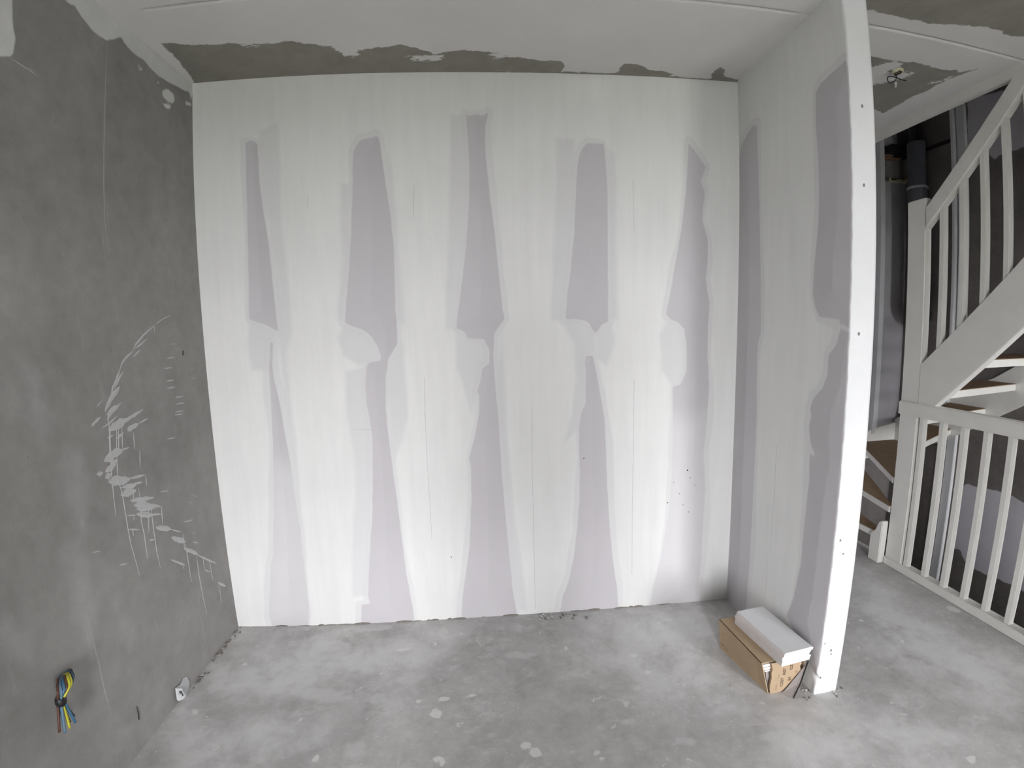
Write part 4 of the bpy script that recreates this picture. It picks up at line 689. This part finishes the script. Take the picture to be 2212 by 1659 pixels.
def carton():
    bx = tag(empty('cardboard_box', (2.3935, -0.512, 0), math.radians(4)), 'long brown cardboard box with torn open end leaning by partition foot', 'box')
    h, t = 0.145, 0.004
    yf, yb = -0.148, 0.155             # open end towards the room, closed end towards the back wall
    bl, bb, tl, xr = -0.053, -0.082, -0.097, 0.105
    q = [(bl, yf, 0), (bb, yb, 0), (tl, yb, h), (tl, yf, h)]
    def slab(name, pts, off, mat, parent=bx):
        o = Vector(off); P = [Vector(p) for p in pts]; n = len(P)
        return MB().add(P + [p + o for p in P], [tuple(range(n)), tuple(range(2 * n - 1, n - 1, -1))] + [(i, n + i, n + (i + 1) % n, (i + 1) % n) for i in range(n)]).build(name, mat, parent)
    side = slab('side_panel', q, (t, 0, 0), M['card'])
    slab('side_panel', [(xr, yf, 0), (xr, yb, 0), (xr, yb, h), (xr, yf, h)], (-t, 0, 0), M['card'])
    slab('top_panel', [(tl, yf + .006, h), (xr, yf + .006, h), (xr, yb, h), (tl, yb, h)], (0, 0, -t), M['card'])
    slab('bottom_panel', [(bl, yf, 0.0005), (xr, yf, 0.0005), (xr, yb, 0.0005), (bb, yb, 0.0005)], (0, 0, t), M['card'])
    slab('end_panel', [(bb + .004, yb, t), (xr - t, yb, t), (xr - t, yb, h - t), (tl + .004, yb, h - t)], (0, -t, 0), M['card'])
    for i in range(5):                 # boards packed inside, seen at the torn corner
        z = h - t - 0.003 - (i + 1) * 0.0072
        MB().box((tl + .008 + .003 * i, yf + .004 + .002 * (i % 2), z), (xr - .012, yb - .01, z + 0.0060)).build('packed_board', M['mdf_end'], bx)
    slab('filler_card', [(bl + .006, yf + .010, t + .001), (xr - .01, yf + .010, t + .001), (xr - .01, yf + .010, h - .048), (tl + .03, yf + .010, h - .048)], (0, .004, 0), M['card_in'])
    fl = [(-.057, .144), (-.049, .115), (-.052, .10), (-.048, .075), (-.052, .045), (-.049, .016), (-.046, .001), (-.001, .001), (.035, .008), (.066, .022), (.080, .050), (.088, .074), (.080, .100), (.082, .144)]
    flap = MB().prism(fl, 'y', yf - .006, yf - .003).build('end_flap', M['card'], bx)
    MB().prism([(.030, .010), (.066, .022), (.080, .050), (.070, .060), (.045, .040)], 'y', yf - .012, yf - .0062).build('crumpled_fold', M['card'], flap)
    MB().prism([(-.0585, .144), (-.051, .115), (-.054, .10), (-.050, .075), (-.054, .045), (-.051, .016), (-.048, .016), (-.046, .045), (-.044, .075), (-.047, .10), (-.045, .115), (-.054, .144)], 'y', yf - .0028, yf + .004).build('torn_edge', M['hardboard'], flap)
    for s, x, z, size, mat in [('A07', .0075, .094, .019, 'ink'), ('GZ', .038, .108, .018, 'ink'), ('CZ57', .002, .046, .017, 'ink'), ('B1', .036, .056, .019, 'ink'), ('III', .064, .082, .016, 'ink_faint'), ('mm', -.017, .078, .011, 'ink_faint'), ('HHHH', -.022, .026, .010, 'ink_faint')]:
        o = link('printed_text', text_mesh(s, size), M[mat], flap)
        o.rotation_euler = Euler((math.radians(90), math.radians(-90), 0)); o.location = (x, yf - .0064, z)
    # loose flap from the right side, its tip resting on the floor
    slab('loose_flap', [(xr + .004, yf - .006, .118), (.060, yf - .030, .045), (.020, yf - .050, .001), (.003, yf - .012, .001), (.07, yf - .008, .05)], (.005, -.002, .002), M['card_in'])
    MB().tube([(xr + .008, yf - .008, .120), (.066, yf - .034, .046), (.025, yf - .053, .003)], .0028, 6).build('flap_edge', M['black'], bx)
    for s, y, z, size in [('A07', .132, .030, .013), ('CZ', .105, .026, .012), ('nr', .125, .088, .014)]:
        o = link('printed_text', text_mesh(s, size), M['ink_faint'], side)
        x = bl + (bb - bl) * (y - yf) / (yb - yf); x = x + (tl - x) * z / h
        o.rotation_euler = Euler((math.radians(90), 0, math.radians(-90))); o.location = (x - .0018, y, z)
carton()

def plank():
    # stack of two moulded boards: tongue-and-groove section swept along y
    c = Vector((2.427, -0.5405, 0.1455)); a = math.radians(6.6)
    pr = [(-.072, 0), (.062, 0), (.062, .011), (.066, .0135), (.066, .019), (.058, .023), (.056, .029), (.061, .034), (.063, .041), (.069, .043), (.072, .047), (.072, .053), (.068, .055),
          (-.062, .055), (-.064, .049), (-.066, .047), (-.066, .041), (-.072, .039), (-.072, .024), (-.069, .022), (-.069, .018), (-.072, .016)]
    b = tag(empty('moulded_board', c, a), 'thick white tongue and groove board lying on the cardboard box', 'board')
    core = MB(); n = len(pr); l = .147
    vs = [(x, -l, z) for x, z in pr] + [(x, l, z) for x, z in pr]
    core.add(vs, [tuple(range(n))], 1); core.add(vs, [tuple(range(n, 2 * n))[::-1]], 1)
    core.add(vs, [(i, (i + 1) % n, n + (i + 1) % n, n + i) for i in range(n)], 0)
    core.build('board_core', [M['mdf_side'], M['mdf_end']], b)
    MB().box((-.0618, -l, .0550), (.0678, l, .0562)).build('white_face', M['mdf_top'], b)
M['mdf_side'] = mat_plain('pale_board_side', (0.62, 0.585, 0.56), 0.03, 10, 0.7, 0.2)
plank()

# ------------------------------------------------------------------ electric wires sticking out of the left wall
def wires():
    o = Vector((0.0, -1.0, 0.47))
    b = tag(empty('wire_bundle', o), 'taped bundle of blue, yellow and brown electric wires hanging from grey wall', 'wires')
    MB().tube([Vector((-.02, 0, 0)), Vector((.006, 0, 0))], .016, 16).build('conduit_end', M['w_grey'], b)
    spec = [('wire_black', 0.026, .000), ('blue', 0.020, .004), ('wire_black', 0.013, .008), ('yellow', 0.006, .012), ('yellow', -.001, .013), ('brown', -.007, .010), ('blue', -.013, .008), ('grey', -.019, .004), ('brown', -.026, .000)]
    for i, (c, dy, out) in enumerate(spec):
        end = -.095 - .008 * ((i * 2) % 3)
        tx, ty = .050 + .006 * math.sin(i * 2.1), -.066 + .30 * dy
        pts = [(-.01, dy * .35, .003 * (i % 2)), (.022 + out * .5, -.004 + dy * .8, .024), (.046 + out, -.028 + dy * 1.15, .036 - abs(dy) * .3), (.060 + out, -.045 + dy * 1.15, .018), (tx + .003, ty, -.014), (tx, -.066 + dy * .5, -.045), (tx - .004, -.064 + dy * 1.1, end)]
        MB().tube(spline(pts, 6), .0038, 8).build('wire', M['w_' + c], b, smooth=True)
    MB().tube([(.053, -.064, -.002), (.052, -.066, -.010), (.051, -.067, -.022), (.050, -.067, -.030)], [.012, .0155, .0155, .011], 14).build('black_tape', M['black'], b, smooth=True)
wires()

# plastic scrap with a printed mark at the foot of the left wall
sc_ = tag(empty('plastic_scrap', (0.02, -0.52, 0)), 'torn white and grey plastic scrap with black mark at left wall foot', 'scrap')
def flat(name, pts, th, mat, parent):
    P = [Vector(p) for p in pts]; nr = (P[1] - P[0]).cross(P[2] - P[0]).normalized() * th; n = len(P)
    return MB().add(P + [p - nr for p in P], [tuple(range(n)), tuple(range(2 * n - 1, n - 1, -1))] + [(i, n + i, n + (i + 1) % n, (i + 1) % n) for i in range(n)]).build(name, mat, parent)
A_, B_, F_ = Vector((.012, -.540, .077)), Vector((.012, -.506, .050)), Vector((.012, -.545, .026))
loc = lambda p: Vector(p) - Vector((0.02, -0.52, 0))
def on_face(x, y, lift=0.0):
    v = (y - 590) / 160; u = (x - 1155 - 25 * v) / 85
    p = A_ + u * (B_ - A_) + v * (F_ - A_); p.z = max(p.z, .0005); p.x += lift
    return p
flat('white_face', [loc(on_face(*q)) for q in ((1155, 590), (1240, 590), (1320, 680), (1270, 740), (1210, 765), (1180, 750))], -.0015, M['paper'], sc_)
flat('grey_sleeve', [loc(p) for p in (A_ - Vector((.002, 0, 0)), (.006, -.498, .063), (.004, -.470, .072), (.004, -.448, .063), (.004, -.440, .025), (.006, -.456, .008), (.022, -.499, .004), B_ - Vector((.002, 0, 0)))], .0015, M['paper_grey'], sc_)
mk = MB()
for q in ([(1198, 628), (1240, 628), (1240, 642), (1204, 648)], [(1226, 642), (1240, 642), (1262, 692), (1246, 698)], [(1206, 648), (1216, 646), (1220, 668), (1210, 668)]):
    mk.add([loc(on_face(*p, lift=.0022)) for p in q], [(0, 1, 2, 3)])
mk.build('black_mark', M['black'], sc_)

# ------------------------------------------------------------------ ceiling outlet with loose cable in the hall
co = tag(empty('ceiling_outlet', (3.195, -0.262, H)), 'cream ceiling outlet with a loose dark cable loop above the landing', 'outlet')
MB().tube([(0, 0, -.012), (0, 0, -.010), (0, 0, .02)], [.022, .026, .026], 20).build('outlet_cup', M['cream'], co)
MB().tube([(.003, .003, -.0135), (.003, .003, -.011)], .016, 16).build('outlet_hole', M['hardboard'], co)
loop = spline([(-.012, -.018, -.012), (.002, -.022, -.018), (-.005, -.010, -.024), (-.022, -.004, -.026), (.000, .006, -.026), (.022, .037, -.026), (.023, .066, -.026), (-.006, .054, -.026), (-.035, .024, -.026), (-.029, .009, -.028), (.004, .013, -.028), (.045, .028, -.024), (.088, .039, -.020)], 6)
MB().tube(loop, .0026, 8).build('cable', M['w_wire_black'], co, smooth=True)
MB().tube([(.082, .095, -.006), (.110, .125, -.006)], .006, 10).build('cable_clip', M['bead'], co)

# ------------------------------------------------------------------ crumbs of plaster on the floor
def crumb(seed, r, flatness=.5):
    rd = random.Random(seed); bm = bmesh.new(); bmesh.ops.create_icosphere(bm, subdivisions=1, radius=1)
    for v in bm.verts: v.co = Vector((v.co.x * r * rd.uniform(.6, 1.3), v.co.y * r * rd.uniform(.6, 1.3), (v.co.z + .85) * r * flatness * rd.uniform(.7, 1.1)))
    zmin = min(v.co.z for v in bm.verts)
    for v in bm.verts: v.co.z -= zmin
    me = bpy.data.meshes.new('plaster_crumb'); bm.to_mesh(me); bm.free(); return me
protos = [crumb(i, 1.0, .45) for i in range(6)]
lite, dark = [], []
for me in protos:
    a = me.copy(); a.materials.append(M['rubble']); lite.append(a)
    b = me.copy(); b.materials.append(M['rubble_dark']); dark.append(b)
rnd = random.Random(12)
def scatter(n, fn, rmin, rmax, label, group, pdark):
    for i in range(n):
        x, y = fn(i); r = rnd.uniform(rmin, rmax)
        o = bpy.data.objects.new('plaster_crumb', rnd.choice(dark if rnd.random() < pdark else lite))
        COL.objects.link(o); o.location = (x, y, 0.0005); o.scale = (r, r * rnd.uniform(.5, 1), r * rnd.uniform(.5, .9)); o.rotation_euler = (0, 0, rnd.uniform(0, 6.28))
        tag(o, label, 'crumb', group)
scatter(26, lambda i: (rnd.uniform(1.52, 1.78), rnd.uniform(-.065, -.012)), .004, .011, 'small plaster crumb in the heap at the foot of the white wall', 'crumbs by the white wall', .25)
scatter(44, lambda i: (rnd.uniform(.004, .022) + (.014 if i % 5 == 0 else 0), -rnd.random() ** 1.3 * .50 - .01), .004, .010, 'crumb of mortar along the foot of the grey wall', 'crumbs by the grey wall', .7)
scatter(12, lambda i: (rnd.uniform(2.47, 2.52), rnd.uniform(-.735, -.66)), .003, .009, 'crumb beside the crumbled foot of the partition', 'crumbs by the partition', .5)
scatter(6, lambda i: (rnd.uniform(2.60, 2.66), rnd.uniform(-.74, -.70)), .003, .008, 'crumb just past the partition end on the hall side', 'crumbs past the partition', .5)
spots = [(2.225, -.60), (2.24, -.575), (.40, -.32), (.33, -.45), (2.72, -.62), (.10, -.62), (.16, -.60)]
for i, (x, y) in enumerate(spots):
    o = bpy.data.objects.new('plaster_crumb', lite[i % 6]); COL.objects.link(o); o.location = (x, y, .0005); r = rnd.uniform(.004, .008); o.scale = (r, r * .7, r * .5); o.rotation_euler = (0, 0, i)
    tag(o, 'loose white plaster flake lying alone on the screed floor', 'crumb', 'loose flakes on the floor')

# ------------------------------------------------------------------ the photographer, standing behind the camera
def photographer():
    loc = Vector((1.44, -2.58, 0))
    V, E, R = [], [], []
    def chain(pts, start=None):
        prev = start
        for (p, r) in pts:
            V.append(p); R.append(r); i = len(V) - 1
            if prev is not None: E.append((prev, i))
            prev = i
        return prev
    chain([((0, 0, .96), .135)])                                    # pelvis (root)
    spine = chain([((0, .0, 1.10), .125), ((0, .0, 1.26), .145), ((0, -.01, 1.40), .135), ((0, -.01, 1.49), .060), ((0, .01, 1.56), .058)], 0)
    neck = spine
    for s in (-1, 1):
        chain([((s * .095, 0, .88), .092), ((s * .10, .02, .50), .062), ((s * .105, -.03, .26), .052), ((s * .11, -.04, .085), .040), ((s * .115, .06, .045), .040), ((s * .12, .15, .03), .030)], 0)
        chain([((s * .17, -.01, 1.415), .062), ((s * .235, .0, 1.30), .050), ((s * .25, .05, 1.14), .043), ((s * .17, .20, 1.28), .034), ((s * .085, .285, 1.375), .026)], 3)
    me = bpy.data.meshes.new('person'); me.from_pydata(V, E, [])
    o = bpy.data.objects.new('person', me); COL.objects.link(o)
    sk = o.modifiers.new('skin', 'SKIN'); sk.use_smooth_shade = True
    layer = me.skin_vertices[0].data
    for i, r in enumerate(R): layer[i].radius = (r * (1.45 if i in (0, 1, 2, 3) else 1.12), r * (.85 if i in (0, 1, 2, 3) else 1)); layer[i].use_root = (i == 0)
    o.modifiers.new('sub', 'SUBSURF').levels = 2
    dg = bpy.context.evaluated_depsgraph_get()
    body = bpy.data.meshes.new_from_object(o.evaluated_get(dg)); bpy.data.objects.remove(o)
    p = tag(empty('person', loc), 'person in dark jacket and jeans standing back from the wall taking a photo', 'person')
    jacket = mat_plain('dark_jacket', (0.05, 0.055, 0.07), .1, 12, .85, .2); jeans = mat_plain('blue_jeans', (0.06, 0.08, 0.13), .12, 14, .85, .2)
    shoe = mat_plain('work_shoe', (0.07, 0.055, 0.04), .1, 12, .7, .3); skin = mat_plain('skin', (0.50, 0.33, 0.25), .04, 12, .55, .4); hair = mat_plain('brown_hair', (0.06, 0.04, 0.025), .15, 30, .7, .3)
    b = link('body', body, [jacket, jeans, shoe, skin], p)
    for f in body.polygons:
        z = f.center.z; f.use_smooth = True
        f.material_index = 2 if z < .09 else 1 if z < .98 else 3 if (z > 1.50 or f.center.y > .245) else 0
    # head with features
    bm = bmesh.new(); bmesh.ops.create_uvsphere(bm, u_segments=24, v_segments=18, radius=1)
    for v in bm.verts:
        c = v.co; jaw = 1 - .22 * max(0, -c.z)
        v.co = Vector((c.x * .077 * jaw, c.y * .098 * jaw + (.012 if c.z < -.3 and c.y > 0 else 0), c.z * .118))
        if abs(c.x) < .2 and c.y > .85 and -.3 < c.z < .1: v.co.y += .018          # nose
        if .25 < abs(c.x) < .5 and c.y > .7 and .0 < c.z < .25: v.co.y -= .006      # eye sockets
    hm = bpy.data.meshes.new('head'); bm.to_mesh(hm); bm.free()
    hd = link('head', hm, skin, p); hd.location = (0, .02, 1.655)
    for f in hm.polygons: f.use_smooth = True
    bm = bmesh.new(); bmesh.ops.create_uvsphere(bm, u_segments=24, v_segments=14, radius=1)
    bmesh.ops.delete(bm, geom=[v for v in bm.verts if v.co.z < -.25 or (v.co.y > .35 and v.co.z < .45)], context='VERTS')
    for v in bm.verts: v.co = Vector((v.co.x * .084, v.co.y * .105, v.co.z * .126))
    me2 = bpy.data.meshes.new('hair'); bm.to_mesh(me2); bm.free()
    hh = link('hair', me2, hair, p); hh.location = (0, .015, 1.658)
    # hands: palm and five fingers each, closed on the phone
    for s in (-1, 1):
        m = MB(); c = Vector((s * .085, .295, 1.385))
        m.tube([c + Vector((0, -.03, -.02)), c + Vector((-s * .004, .0, .0)), c + Vector((-s * .008, .03, .022))], [.024, .034, .028], 10)
        for k in range(4):
            q = c + Vector((-s * .004, .028 - .004 * k, .020 - .019 * k + .02))
            m.tube(spline([q, q + Vector((-s * .012, .028, .004)), q + Vector((-s * .038, .034, .002)), q + Vector((-s * (.052 - .004 * k), .028, 0))], 3), .0085, 8)
        q = c + Vector((-s * .006, .0, .03))
        m.tube(spline([q, q + Vector((-s * .012, .012, .022)), q + Vector((-s * .03, .018, .032))], 3), .0095, 8)
        m.build('hand', skin, p, smooth=True)
    # phone
    ph = tag(MB().box((-.078, -.004, -.037), (.078, .004, .037)).build('phone', M['black'], bevel=.003), 'black phone held sideways in both hands of the person', 'phone')
    ph.location = loc + Vector((0, .322, 1.41))
photographer()
